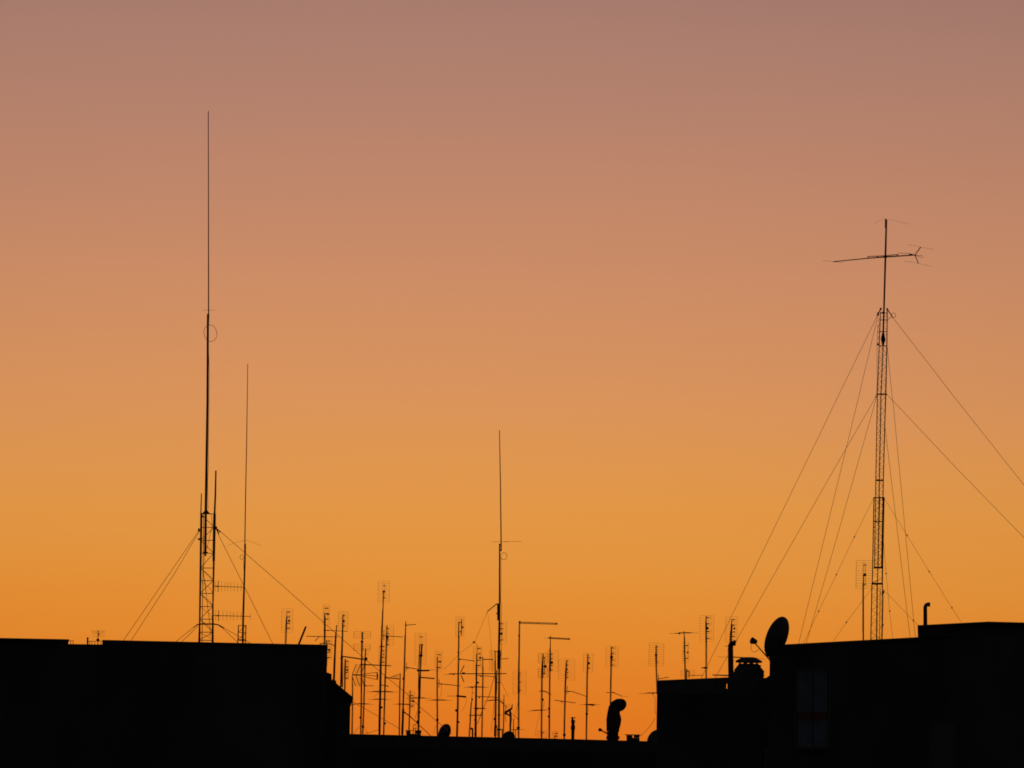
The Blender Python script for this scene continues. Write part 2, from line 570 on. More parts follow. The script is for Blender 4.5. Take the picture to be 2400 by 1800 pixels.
tw.tube("coax_cable", P2(712, 960, 735, 1100, 750, 1260, 770, 1400), [.8] * 4, CABLE, dy=.14)
tw.tube("side_aerial", P2(816, 208, 812, 400, 806, 545), [3, 3.7, 4], ALU, dy=-.05, n=8)
tw.tube("side_aerial", P2(806, 545, 804, 640, 799, 912), [5.6, 6, 5.4], STEEL, dy=-.12, n=8)
tw.tube("side_aerial", P2(704, 387, 699, 540), [2, 2.5], ALU, dy=-.05, n=8)
ys = (545, 650, 751, 851, 966, 1064, 1164, 1265, 1364, 1465, 1528)
for y in ys:
    tw.tube("rung", P2(700 - (y - 540) * .011, y, 803 - (y - 540) * .013, y + 1), 1.5, STEEL)
for i in range(len(ys) - 1):
    ya, yb = ys[i], ys[i + 1]
    l, r = (lambda y: 702 - (y - 540) * .012), (lambda y: 801 - (y - 540) * .013)
    mid = (ya + yb) / 2
    m_ = P2(r(ya) - 2, ya + 4, l(mid) + 4, mid) if i % 2 == 0 and i > 3 else P2(l(ya) + 22, ya + 6, r(yb) - 2, yb - 6)
    if i % 2 == 0:
        tw.tube("diagonal", P2(l(ya) + 6, ya + 8, r(yb) - 4, yb - 6), 1.3, STEEL, dy=.05)
    else:
        tw.tube("diagonal", P2(r(ya) - 4, ya + 6, l(yb) + 6, yb - 8), 1.3, STEEL, dy=.05)
for i in range(4, len(ys) - 1):
    ya, yb = ys[i], ys[i + 1]
    tw.tube("diagonal", P2(706 - (ya - 540) * .012, ya + 6, 770, (ya + yb) / 2 + 10, 790, yb - 4), .8, STEEL, dy=.2)
tw.tube("guy_collar", P2(668, 1408, 690, 1402, 800, 1402, 838, 1408), [2.2, 3, 3, 2.2], STEEL, dy=-.03)
tw.blob("clamp", P2(734, 846)[0], 13, 4, STEEL)
tw.blob("clamp", P2(685, 742)[0], 6, 5, STEEL)
tw.blob("clamp", P2(684, 672)[0], 5, 9, STEEL)
tw.blob("clamp", P2(818, 655)[0], 5, 8, STEEL)
tw.blob("clamp", P2(712, 566)[0], 6, 4, STEEL)


def guy(th, pts, D, w=1.0, ins=(), over=.06):
    w = w * .9
    """guy wire; the last stretch runs on a little, down behind the roof edge to its anchor"""
    a, b = pts[-2], pts[-1]
    e = (b[0] + (b[0] - a[0]) * over, b[1] + (b[1] - a[1]) * over)
    P = pts + [e]
    n = len(P)
    Ds = [D[0] + (D[1] - D[0]) * k / (n - 1) for k in range(n)]
    full = []
    fd = []
    for k in range(n - 1):
        for t in (0, .33, .66):
            full.append((P[k][0] + (P[k + 1][0] - P[k][0]) * t, P[k][1] + (P[k + 1][1] - P[k][1]) * t))
            fd.append(Ds[k] + (Ds[k + 1] - Ds[k]) * t)
    full.append(P[-1])
    fd.append(Ds[-1])
    G = th.part("guy_wire", MB().line(full, fd, w, 5), STEEL)
    for q in ins:
        L = math.hypot(P[-1][0] - P[0][0], P[-1][1] - P[0][1])
        t = math.hypot(q[0] - P[0][0], q[1] - P[0][1]) / L
        dd = D[0] + (D[1] - D[0]) * t
        c = at(q[0], q[1], dd)
        th.part("insulator", MB().ball(c, met(1.5, dd), met(1.5, dd), met(2.4, dd), 8, 6), PLAST, G)
    return G


guy(tw, P2(685, 675, 100, 1525), (DT, 191.5), 1.15)
guy(tw, P2(682, 690, 500, 1000, 160, 1525), (DT, 193.5), 1.15)
guy(tw, P2(820, 655, 1327, 1097) + D4(585, 460) + A5(245, 862, 640, 1190) + B6(25, 1282, 275, 1492), (DT, 212), 1.15, over=.35)
guy(tw, P2(820, 668, 845, 725, 1257, 1552), (DT, 204), 1.15)
guy(tw, P2(670, 1406, 510, 1535), (DT, 192.5), 1.15)
guy(tw, P2(678, 1415, 555, 1535), (DT, 194), 1.15)
guy(tw, P2(832, 1408, 985, 1492, 1080, 1548), (DT, 203), 1.15)
guy(tw, P2(836, 1412, 875, 1440, 985, 1545), (DT, 200), 1.15)
tw.tube("strain_clamp", P2(820, 656, 850, 690), 2.2, STEEL)
tw.tube("strain_clamp", P2(822, 662, 840, 705), 2, STEEL)
tw.tube("strain_clamp", P2(832, 1406, 878, 1432), 2.4, STEEL)
tw.tube("strain_clamp", P2(672, 1406, 640, 1430), 2, STEEL)
# two comb-like beam aerials clamped to the tower
for (y, xe, ye, xs, xd) in ((1107, 1030, 1116, (812, 861, 887, 909, 932, 958, 985, 1012), 834),
                            (1335, 1086, 1343, (815, 871, 901, 928, 953, 982, 1012, 1085), 838)):
    B = tw.tube("beam_antenna", P2(790, y, xe, ye), [1.5, 1.2], ALU, dy=-.12)
    for k, x in enumerate(xs):
        yy = y + (ye - y) * (x - 790) / (xe - 790)
        h = 40 - k * 1.4
        tw.tube("element_rod", P2(x + 1, yy - h, x - 1, yy + h), .62, ALU, B, dy=-.12)
    yy = y + 2
    tw.part("driven_dipole", MB().line(P2(xd + 1, yy - 44, xd - 1, yy + 44), DT - .12, 1.5), ALU, B)
    tw.blob("junction_box", P2(xd - 8, yy)[0], 5, 3.4, PLAST, B, -.12)

# slim whip beside the tower
DS = 200.0
s2 = new_mast("slim whip on a thin pole with drooping rods, right beside the tall lattice tower", P2(1043, 778, 1042, 890, 1030, 1335, 1026, 1545), [4.4, 4.0, 3.8, 4.2], DS, on_left(570), group=None, name="whip_aerial", cat="whip aerial")
wp = s2.tube("whip", Q1(475.5, 1452) + P2(1055, 0, 1047, 400, 1041, 790), [1.3, 1.8, 2.0, 2.2], ALU, n=8)
s2.tube("ground_rod", P2(1043, 750, 970, 768, 905, 792), .45, ALU, wp)
s2.tube("ground_rod", P2(1043, 750, 1100, 766, 1165, 792), .45, ALU, wp)
ctr = P2(1018, 882)[0]
s2.part("cable_loop", MB().line([(ctr[0] + 4.6 * math.cos(k * math.pi / 8), ctr[1] + 5.2 * math.sin(k * math.pi / 8)) for k in range(17)], DS - .05, .9, 5), CABLE)
s2.tube("coax_cable", P2(1030, 900, 1034, 1000, 1022, 1330, 1018, 1540), [.7] * 4, CABLE, dy=-.05)
zz = on_left(570)
for xa, xb in ((992, 986), (1050, 1046)):
    leg(s2, P2(xa, 1410, xb, 1545), [2.4, 2.4], DS, zz, "lattice_leg")
for y in (1412, 1467, 1526):
    s2.tube("rung", P2(990, y, 1050, y + 1), 1.3 if y < 1500 else 3, STEEL)
s2.tube("diagonal", P2(990, 1520, 1048, 1470), 1, STEEL)
s2.tube("diagonal", P2(1048, 1416, 990, 1465), 1, STEEL)

# ------------------------------------------------------------------ aerials on and beside the left roof
m = new_mast("grid aerial on a thin mast rising alone from the flat roof near the leaning rod", D4(222, 400, 219, 460, 213, 672), [2.2, 3.2, 2.6], 199, on_left(672))
m.panel(D4(168, 325, 280, 560), D4(222, 0)[0][0], [D4(0, y)[0][1] for y in (360, 410, 473, 523)], 6.5, D4(245, 446)[0], 5.5)
m.tube("mast_tip", D4(222, 357, 222, 405), .8, ALU)

th = Thing("metal_rod", "short thick rod leaning to one side on the flat black roof", "rod", at(*D4(340, 690)[0], 197), 197)
th.part("shaft", MB().line(D4(410, 510, 345, 672, 336, 694), 197, [4.0, 4.2, 4.2], 10), RUST)
th.part("tip", MB().line(D4(413, 502, 409, 512), 197, [3, 3.4], 10), RUST)

m = new_mast("mast at the roof corner carrying a grid aerial above two level beam aerials", D4(601, 368, 600, 480, 599, 580, 596, 675), [2.2, 4.0, 3.6, 2.8], 214)
m.panel(D4(582, 286, 645, 488), D4(601, 0)[0][0], [D4(0, y)[0][1] for y in (323, 377, 432)], 7.5, D4(632, 381)[0], 5)
m.beam(*D4(585, 540, 830, 551), w=1.3, box=D4(632, 542)[0])
m.beam(*D4(415, 600, 735, 608), w=1.5, n=11)
m.tube("brace", D4(503, 648, 545, 605), 1.6, STEEL, dy=-.1)
m.tube("hoop", D4(548, 682, 565, 673, 590, 670, 620, 672), 2, STEEL, dy=-.2)

m = new_mast("grid aerial half hidden by the building corner, only stub dipoles showing", D4(618, 640, 614, 900), [2.4, 2.6], 212)
m.panel(D4(588, 625, 668, 830), D4(628, 0)[0][0], [D4(0, y)[0][1] for y in (650, 735, 760, 815)], 5.5, D4(646, 737)[0], 5)

m = new_mast("plain tapering pole just outside the stepped corner of the black block", D4(718, 497, 706, 700, 693, 1040), [2.2, 3.6, 4.6], 211)
m.tube("hoop", D4(620, 675, 650, 676, 685, 688, 704, 702), 1.5, STEEL, dy=-.1)
m.tube("cap", D4(718.5, 490, 718, 500), 2.6, STEEL)

m = new_mast("paired poles topped by a grid aerial, thick boom aimed at the next mast", D4(782, 388, 775, 600, 768, 800, 760, 1100), [2.4, 3, 3.8, 3.6], 216)
m.tube("support_pole", D4(774, 800, 776, 1110), 3, STEEL, dy=.15)
m.panel(D4(733, 352, 830, 525), D4(781, 0)[0][0], [D4(0, y)[0][1] for y in (393, 452, 500)], 4, D4(786, 450)[0], 6)
m.beam(*D4(770, 800, 992, 832), w=2.7, n=10)
m.blob("clamp", D4(770, 820)[0], 7, 5, STEEL)

m = new_mast("short pole of stub dipoles above the sloping lean-to roof", a2(408, 30, 400, 250, 395, 640), [2.6, 3.2, 2.6], 213)
m.panel(a2(375, 60, 470, 430), a2(412, 0)[0][0], [a2(0, y)[0][1] for y in (85, 195, 250, 300, 415)], 5.5, a2(447, 250)[0], 4.5)

m = new_mast("thin bare pole close against the wall below the sloping eave", a2(545, 380, 545, 900, 536, 1490), [2.2, 2.4, 2.6], 212)
m.beam(*a2(520, 935, 620, 915), w=1.0, n=4)
m.tube("guy_wire", A5(118, 1270, 300, 1372, 565, 1525), [.9] * 3, STEEL)

# mast with corner reflector beam
m = new_mast("mast with a split double grid over a wedge reflector beam with three booms", a1(822, 935, 812, 1200, 800, 1640) + a2(716, 900, 705, 1490), [2.6, 3, 3, 2.8, 2.6], 220)
m.panel(a1(632, 925, 993, 1330), a1(815, 0)[0][0], [a1(0, y)[0][1] for y in (955, 1075, 1310)], 2.5, a1(815, 1145)[0], 6.5, nh=9, yaw=.4, w=.55, gap=True)
wb = m.tube("wedge_beam", a2(540, 345, 720, 350), 3.0, ALU, dy=-.1)
for (xs, ys_, xe, ye) in (((545, 625, 715), 330, (620, 705, 790), 140), ((540, 620, 715), 365, (605, 690, 780), 565)):
    r = MB()
    for a_, b_ in zip(xs, xe):
        r.line(a2(a_, ys_, b_, ye), m.D - .1, 1.4)
    for t in (.25, .5, .75, .98):
        pa = (xs[0] + (xe[0] - xs[0]) * t, ys_ + (ye - ys_) * t)
        pb = (xs[2] + (xe[2] - xs[2]) * t, ys_ + (ye - ys_) * t)
        r.line(a2(pa[0], pa[1], pb[0], pb[1]), m.D - .1, .55, 4)
    for t in (.12, .37, .62, .86):
        pa = (xs[0] + (xe[0] - xs[0]) * t, ys_ + (ye - ys_) * t)
        pb = (xs[2] + (xe[2] - xs[2]) * t, ys_ + (ye - ys_) * t)
        r.line(a2(pa[0], pa[1], pb[0], pb[1]), m.D - .1, .5, 4)
    m.part("reflector", r, ALU, wb)
for yy, ye in ((335, 298), (350, 368), (372, 438)):
    m.tube("boom", a2(720, yy, 1030, ye), 1.2, ALU, wb, dy=-.1)
m.tube("end_rod", a2(1022, 295, 1036, 360, 1028, 440), [2.6, 3.4, 3], ALU, wb, dy=-.1)
m.blob("amplifier_box", a2(697, 1175)[0], 4, 5)
m.tube("guy_wire", a2(690, 1345, 600, 1450, 560, 1500), [.8] * 3, STEEL)

m = new_mast("leaning mast with a black box at half height and a square box near its foot", a1(893, 1285, 888, 1400, 880, 1640) + a2(785, 500, 775, 900, 752, 1490), [2.2, 3, 3, 2.6, 2.6, 2.6], 224)
m.blob("amplifier_box", a1(900, 1515)[0], 7.5, 8)
m.blob("junction_box", a2(752, 1350)[0], 6, 6)
m.beam(*a2(720, 143, 1300, 170), w=2.6, w2=1.8, n=12)
m.beam(*a2(790, 560, 965, 558), w=1.3, n=6, box=a2(805, 558)[0])
m.broad(*a2(530, 905, 960, 913), n=6, box=None)
m.tube("guy_wire", a2(775, 1360, 830, 1460, 850, 1500), [.6] * 3, STEEL)
r = MB()
for k in range(4):
    r.line(a1(905, 1330 + k * 30, 1000 - k * 8, 1270 + k * 55), m.D - .1, .5, 4)
m.part("dipole", r, ALU)

# tallest grid mast of the cluster
m = new_mast("tallest grid mast of the cluster, its aerial far above all the others", A5(410, 192, 404, 400, 395, 640, 385, 900, 372, 1580), [2.2, 2.4, 3, 4.2, 5], 217)
m.panel(A5(356, 92, 466, 300), A5(409, 0)[0][0], [A5(0, y)[0][1] for y in (135, 192, 256)], 3.5, A5(413, 193)[0], 5.5)
m.panel(A5(362, 735, 432, 905), A5(396, 0)[0][0], [A5(0, y)[0][1] for y in (728, 770, 835, 880)], 4.5, A5(413, 803)[0], 3.2)
m.beam(*A5(388, 620, 600, 635), w=1.4, refl=A5(414, 570, 412, 665))
m.broad(*A5(252, 1164, 545, 1168), n=8, w=1.4, core=(.45, .8))
m.broad(*A5(262, 1240, 480, 1240), n=6, w=1.0)
m.beam(*A5(385, 1100, 455, 1112), w=1.8, n=4)
m.blob("amplifier_box", A5(390, 1320)[0], 6, 5)
m.blob("clamp", A5(388, 727)[0], 9, 2.4, STEEL)
m.tube("guy_wire", a2(1055, 1410, 900, 1460, 790, 1480), [.8] * 3, CABLE)
m.tube("guy_wire", a2(1095, 660, 960, 780), .6, STEEL)

m = new_mast("mast with a round black box near its top and a fan aerial lower down", a3(279, 480, 268, 800, 240, 1600) + A5(425, 1030, 410, 1580), [2, 2.6, 2.6, 3, 2.6], 226)
m.panel(a3(130, 470, 438, 960), a3(272, 0)[0][0], [a3(0, y)[0][1] for y in (553, 680, 830, 950)], 4.2, a3(285, 765)[0], 7)
m.beam(*a4(195, 255, 520, 290), w=2.2, n=6, box=a4(258, 265)[0])
r = MB()
for k in range(7):
    r.line(a4(330 + k * 32, 250 + k * 4, 420 + k * 20, 222 - k * 9), m.D - .1, .7, 4)
r.line(a4(330, 245, 530, 170), m.D - .1, .8, 4)
m.part("fan_reflector", r, ALU)
m.blob("amplifier_box", A5(423, 1475)[0], 6, 5)
m.beam(*a4(210, 430, 290, 455), w=1.4, n=3)

m = new_mast("slender mast crossed low down by one broad level aerial with faint tips", a4(536, 170, 530, 500, 520, 1490), [2.2, 2.2, 2.4], 231)
m.broad(*a4(360, 826, 845, 842), n=8, w=1.1, core=(.4, .7))

m = new_mast("mast with a little boom at its tip and a heavy sloping strut at its foot", a3(736, 375, 728, 700, 712, 1350) + a4(620, 300, 600, 940, 578, 1490), [2, 2.6, 2.8, 3.2, 3, 3.6], 222)
m.beam(*a3(712, 468, 985, 450), w=1.5, n=6, box=a3(745, 475)[0])
m.beam(*a3(710, 1485, 1055, 1545), w=1.6, n=8, refl=a3(754, 1380, 742, 1590), box=a3(785, 1515)[0])
m.tube("mast_sleeve", a4(600, 930, 578, 1490), [4.5, 5], STEEL, dy=-.03, n=8)
m.tube("strut", a4(600, 990, 740, 1090, 900, 1240), [3, 2.2, 1.6], STEEL, dy=-.2)
m.tube("strut", a4(945, 1290, 1060, 1390, 1190, 1515), [1.8, 1.6, 1.6], STEEL, dy=-.4)
m.blob("amplifier_box", a4(605, 285)[0], 5, 6)
m.tube("strut", a4(900, 1240, 945, 1290), 1.6, STEEL, dy=-.3)

m = new_mast("short thin mast of stub dipoles rising behind the low slotted chimney", a4(751, 535, 745, 900, 728, 1400), [1.8, 2.2, 2.2], 234)
m.panel(a4(700, 560, 835, 940), a4(750, 0)[0][0], [a4(0, y)[0][1] for y in (650, 765, 880)], 6, a4(815, 778)[0], 4)

m = new_mast("twin poles with a wire grid and two thick booms, above the slotted chimney", a3(1075, 940, 1068, 1300, 1060, 1600) + a4(942, 200, 945, 700, 930, 1400), [2, 2, 2.2, 3, 4.6, 4], 219)
m.tube("support_pole", a3(1130, 940, 1105, 1250, 1095, 1650) + a4(975, 100, 960, 690), [3.6, 3.4, 2.6, 2.6, 2.6], STEEL, dy=-.15)
m.panel(a3(955, 665, 1225, 1440), a3(1080, 0)[0][0], [a3(0, y)[0][1] for y in (757, 945, 1140)], 5, a3(1112, 1205)[0], 7, nh=16)
m.blob("junction_box", a3(1130, 955)[0], 5, 5)
m.beam(*a4(895, 110, 1165, 105), w=3.6, n=5, box=a4(915, 112)[0])
m.tube("element_rod", a4(1160, 97, 1265, 92), .9, ALU, dy=-.1)
m.beam(*a4(975, 255, 1280, 280), w=2.7, n=6)
m.broad(*a4(650, 695, 1215, 702), n=6, w=1.1, core=(.4, .6))
m.blob("amplifier_box", a4(955, 1005)[0], 4.5, 5)
m.blob("amplifier_box", a4(910, 1220)[0], 6, 8)
m.tube("guy_wire", a4(905, 985, 855, 1150), .8, CABLE)

# stub aerial showing through the chimney slot
m = new_mast("tiny stub aerial peeping over the cap of the low slotted chimney", a4(815, 1290, 815, 1450), [1.4, 1.6], 215)
for y in (1272, 1362):
    m.tube("dipole", a4(815, y, 880, y), 1.4, ALU, dy=-.06)
m.tube("feed_line", a4(860, 1270, 860, 1400), .6, ALU, dy=-.06)

# ------------------------------------------------------------------ next group of masts
m = new_mast("mast with two-rung dipole panel, its foot at the small tilted dish", B6(208, 735, 208, 1080, 210, 1590), [2.2, 2.4, 3], 223)
m.panel(B6(182, 668, 255, 890), B6(209, 0)[0][0], [B6(0, y)[0][1] for y in (713, 787, 853)], 6.5, B6(238, 789)[0], 4.5)
m.beam(*a4(1345, 385, 1830, 440), w=1.5, n=8, refl=a4(1378, 295, 1368, 475), box=a4(1420, 402)[0])
m.broad(*a4(1095, 742, 1650, 745), n=7, w=1.2, core=(.35, .7))
m.blob("amplifier_box", a4(1337, 1172)[0], 6.5, 6)
m.tube("drop_cable", a4(1425, 420, 1420, 600, 1385, 720), [.6] * 3, CABLE, dy=-.1)
m.tube("guy_wire", a4(1310, 1290, 1265, 1410, 1262, 1480), [.6] * 3, STEEL)

m = new_mast("mast with a wedge-fronted long beam and a side rod grid at its top", B6(440, 358, 436, 600, 432, 900, 427, 1240, 418, 1590), [2.2, 2.6, 2.8, 3.4, 4], 218)
m.panel(B6(405, 302, 493, 522), B6(440, 0)[0][0], [B6(0, y)[0][1] for y in (365, 466)], 5.5, B6(477, 416)[0], 5.5)
m.tube("side_rod", B6(470, 325, 468, 505), 1.9, ALU, dy=-.08)
m.beam(*a5(225, 303, 500, 342), w=1.5, n=7, box=a5(265, 315)[0])
lb_ = m.beam(*a5(85, 548, 1015, 545), w=2.0, n=16, box=a5(160, 560)[0])
m.tube("reflector", a5(270, 530, 332, 408), 2, ALU, lb_, dy=-.1)
m.tube("reflector", a5(280, 570, 330, 682), 2, ALU, lb_, dy=-.1)
m.blob("junction_box", a5(320, 540)[0], 8, 5, PLAST, lb_, -.1)
m.tube("element_rod", a5(10, 562, 190, 552), .7, ALU, lb_, dy=-.1)
m.beam(*a5(205, 905, 365, 922), w=3.8, n=4)
m.tube("element_rod", a5(60, 908, 210, 908), .8, ALU, dy=-.1)
m.blob("amplifier_box", a5(205, 1142)[0], 6, 6)
m.blob("amplifier_box", a5(238, 1330)[0], 5, 5)
m.blob("clamp", a5(235, 198)[0], 6, 2, STEEL)
m.tube("drop_cable", a5(365, 945, 372, 1000, 350, 1060, 290, 1150), [.5] * 4, CABLE, dy=-.1)

m = new_mast("thin short mast bearing one level bar aerial, beside the bent pipe", a5(458, 925, 440, 1150, 418, 1560), [1.6, 2.2, 2.4], 225)
m.blob("junction_box", a5(460, 965)[0], 4.5, 5)
m.broad(*a5(325, 762, 735, 762), n=6, w=1.1, box=a5(460, 770)[0], core=(.5, .8))
m.blob("feed_box", a5(468, 857)[0], 4, 2)
m.tube("mast_tip", a5(462, 770, 458, 930), .8, ALU)
m.beam(*a5(408, 1222, 620, 1215), w=2.0, n=5)

m = new_mast("stout mast laddered with stub dipoles and crossed by several short booms", a5(534, 230, 530, 700, 522, 1100, 518, 1560), [2.6, 3.6, 4.4, 4.6], 220)
m.panel(a5(478, 110, 612, 480), a5(540, 0)[0][0], [a5(0, y)[0][1] for y in (140, 226, 330, 416)], 7.5, a5(590, 288)[0], 5.5)
m.beam(*a5(635, 315, 805, 313), w=2.0, n=5)
m.beam(*a5(520, 572, 820, 592), w=1.4, n=8, box=a5(600, 588)[0])
m.blob("junction_box", a5(556, 690)[0], 4.5, 4.5)
m.broad(*a5(470, 1103, 700, 1113), n=5, w=1.1, box=a5(545, 1115)[0], core=(.6, .95))
m.beam(*a5(530, 912, 880, 930), w=1.5, n=8, box=a5(575, 932)[0])
m.blob("amplifier_box", a5(510, 1293)[0], 5, 5)
m.blob("amplifier_box", a5(512, 1525)[0], 6, 6)
m.tube("mast_tip", a5(545, 90, 536, 235), .8, ALU)

m = new_mast("bare thin pole standing between the laddered mast and the thick whip mast", a5(634, 275, 628, 800, 615, 1560), [2, 2.2, 2.4], 229)
m.tube("guy_wire", a5(600, 1220, 545, 1350), 1.0, STEEL, dy=-.1)
m.blob("clamp", a5(630, 290)[0], 3.4, 3, STEEL)

# whip mast in the middle
m = new_mast("thick middle mast ending in a long whip with a small cable ring and bracket arm", E8(354, 938, 354, 1390) + a5(895, 130, 897, 500, 893, 1570), [3.2, 4, 5.2, 4.4, 4.8], 213, group=None, name="whip_aerial", cat="whip aerial", n=10)
w_ = m.tube("whip", E8(353, 90, 360, 480, 366, 990), [1.5, 2.1, 2.6], ALU, dy=-.04, n=8)
m.tube("ground_rod", E8(292, 926, 365, 923, 518, 923), [.6] * 3, ALU, w_)
m.tube("ground_rod", E8(366, 923, 420, 926), .5, ALU, w_, dy=-.1)
m.blob("bracket", E8(361, 947)[0], 5, 2.4, STEEL)
m.blob("bracket", E8(362, 990)[0], 6, 3, STEEL)
ctr = E8(385, 1032)[0]
m.part("cable_loop", MB().line([(ctr[0] + 7.2 * math.cos(k * math.pi / 10), ctr[1] + 8.3 * math.sin(k * math.pi / 10)) for k in range(21)], m.D - .05, 1.0, 5), CABLE)
m.tube("coax_cable", E8(364, 1045, 365, 1200, 362, 1370, 369, 1410, 366, 1500) + a5(932, 30, 935, 130, 925, 260), [.9] * 8, CABLE, dy=-.05)
m.tube("sleeve", E8(345, 1387, 344, 1512), [5.8, 4.6], STEEL, dy=-.05, n=8)
m.tube("arm", E8(345, 1388, 333, 1388, 262, 1446), [2, 2, 2], STEEL, dy=-.05)
m.blob("clamp", E8(335, 1460)[0], 5, 3, STEEL)
m.tube("dipole_wire", E8(262, 1446) + B6(620, 555, 590, 590, 440, 710, 280, 870), [.55] * 5, CABLE, dy=.3)
m.tube("dipole_wire", E8(262, 1446) + B6(775, 440, 790, 640, 800, 900), [.5] * 4, CABLE, dy=.2)
m.tube("dipole_wire", B6(615, 580, 640, 615, 640, 660), [.6] * 3, CABLE, dy=.3)
m.blob("insulator", B6(603, 577)[0], 6, 4.5, PLAST, None, .3)
m.panel(F1(148, 355, 215, 600), F1(140, 0)[0][0], [F1(0, y)[0][1] for y in (380, 435, 555)], 7.5, F1(163, 485)[0], 6)
m.tube("coax_cable", a5(935, 150, 930, 400, 925, 690), [.7] * 3, CABLE, dy=-.08)
m.tube("sleeve", a5(895, 165, 893, 470), [7, 7], STEEL, dy=-.04, n=8)
m.blob("clamp", a5(895, 270)[0], 9, 9, STEEL)
m.beam(*a5(905, 308, 1050, 302), w=1.5, n=5)
m.blob("clamp", a5(897, 690)[0], 9, 2, STEEL)
m.blob("clamp", a5(895, 1215)[0], 9, 2.2, STEEL)
m.blob("clamp", a5(895, 1452)[0], 10, 4.5, STEEL)
m.tube("guy_wire", a5(930, 690, 1000, 820, 1040, 920), [.7] * 3, CABLE, dy=-.05)
m.tube("guy_wire", a5(818, 590, 735, 900, 620, 1150, 545, 1360), [1.1] * 4, STEEL, dy=-.1)

m = new_mast("close companion mast hugging the thick whip mast, short crossbar at top", a5(831, 165, 838, 500, 845, 880, 838, 1560), [2.4, 2.6, 4, 3.6], 221)
m.tube("cross_bar", a5(832, 188, 880, 190), 1.5, STEEL)
m.tube("support_pole", a5(862, 480, 856, 800, 848, 930), 2.2, STEEL, dy=.1)
m.panel(a5(740, 165, 800, 500), a5(832, 0)[0][0] - 6, [], 4, None, nh=14, w=.3)
m.broad(*a5(645, 985, 960, 965), n=5, w=1.3, core=(.4, .65))
m.beam(*a5(905, 985, 1000, 1070), w=1.6, w2=1, n=4)
m.blob("amplifier_box", a5(826, 1280)[0], 5.5, 6)
m.blob("amplifier_box", a5(843, 1395)[0], 6, 7)
m.tube("support_pole", a5(822, 1400, 820, 1560), 2, STEEL, dy=.1)
m.tube("drop_cable", a5(812, 1020, 795, 1250, 765, 1500), [.6] * 3, CABLE, dy=.1)
m.tube("support_pole", a5(862, 1400, 866, 1560), 1.6, STEEL, dy=.05)

# ------------------------------------------------------------------ masts with long double booms and their neighbours
m = new_mast("mast bent at the top into a long level double boom, the longer of two", F1(360, 345, 358, 500, 352, 900, 350, 1600), [2.2, 2.6, 3, 3], 216)
m.beam(*F1(352, 366, 765, 378), w=1.5, n=14, dual=1.3)
m.blob("end_cap", F1(757, 378)[0], 4.5, 4.6, STEEL, None, -.1)
m.blob("junction_box", F1(360, 364)[0], 5, 5, PLAST)
m.tube("coax_cable", F1(350, 375, 346, 520), .7, CABLE, dy=-.04)
m.panel(F1(285, 885, 428, 1135), F1(351, 0)[0][0], [F1(0, y)[0][1] for y in (915, 1010, 1100)], 3.5, F1(353, 1010)[0], 4.5, w=.3)
m.tube("mast_sleeve", F1(351, 880, 351, 1130), 3.8, STEEL, dy=-.03)
m.blob("amplifier_box", F1(345, 1503)[0], 8, 6)
m.beam(*F1(300, 1522, 345, 1520), w=1.5, n=3)
m.tube("element_rod", F1(345, 1521, 412, 1523), .7, ALU, dy=-.06)
m.tube("guy_wire", F1(350, 1200, 318, 1320, 300, 1400), [.6] * 3, CABLE)

m = new_mast("thin stub mast behind the triangle bracket, no aerial on it", a6(381, 625, 378, 1000, 372, 1540), [1.5, 1.8, 2], 223)
m.tube("side_rod", a6(428, 850, 400, 1050, 418, 1220), [1.1] * 3, STEEL, dy=.1)
m.tube("guy_wire", a6(310, 760, 380, 840, 450, 920), [1.1] * 3, STEEL, dy=.1)

m = new_mast("stout post carrying a dark triangular bracket beside the half sunk dish", a6(520, 1000, 530, 1150, 520, 1300, 520, 1560), [4.4, 4.6, 3.6, 3.4], 214)
tri = MB()
tri.line(a6(400, 1018, 545, 930), m.D - .05, [5.5, 4.5])
tri.line(a6(395, 1020, 500, 1080), m.D - .05, [5.5, 2.6])
tri.line(a6(508, 950, 515, 1080), m.D - .05, [4, 4.5])
tri.line(a6(563, 832, 545, 940), m.D - .05, [1.5, 3])
m.part("triangle_bracket", tri, RUST)
m.tube("brace", a6(548, 1040, 620, 1100, 690, 1165), [.9] * 3, STEEL)
r = MB()
for k in range(5):
    r.line(a6(420 + k * 26, 825 - k, 436 + k * 24, 900 + k * 6), m.D, .4, 4)
m.part("mesh_reflector", r, ALU)

m = new_mast("short bare stick between the triangle post and the long boom mast", a6(588, 1145, 582, 1555), [1.8, 2.4], 218)
m.tube("side_rod", a6(630, 1390, 630, 1555), 1.5, STEEL, dy=.06)
m.tube("cross_bar", a6(540, 1388, 650, 1386), 1.3, STEEL)

m = new_mast("stubby post right beside the foot of the thick whip mast", a6(341, 1365, 341, 1540), [2.4, 2.4], 215)
m.tube("cross_bar", a6(285, 1385, 345, 1383), 1.5, STEEL)

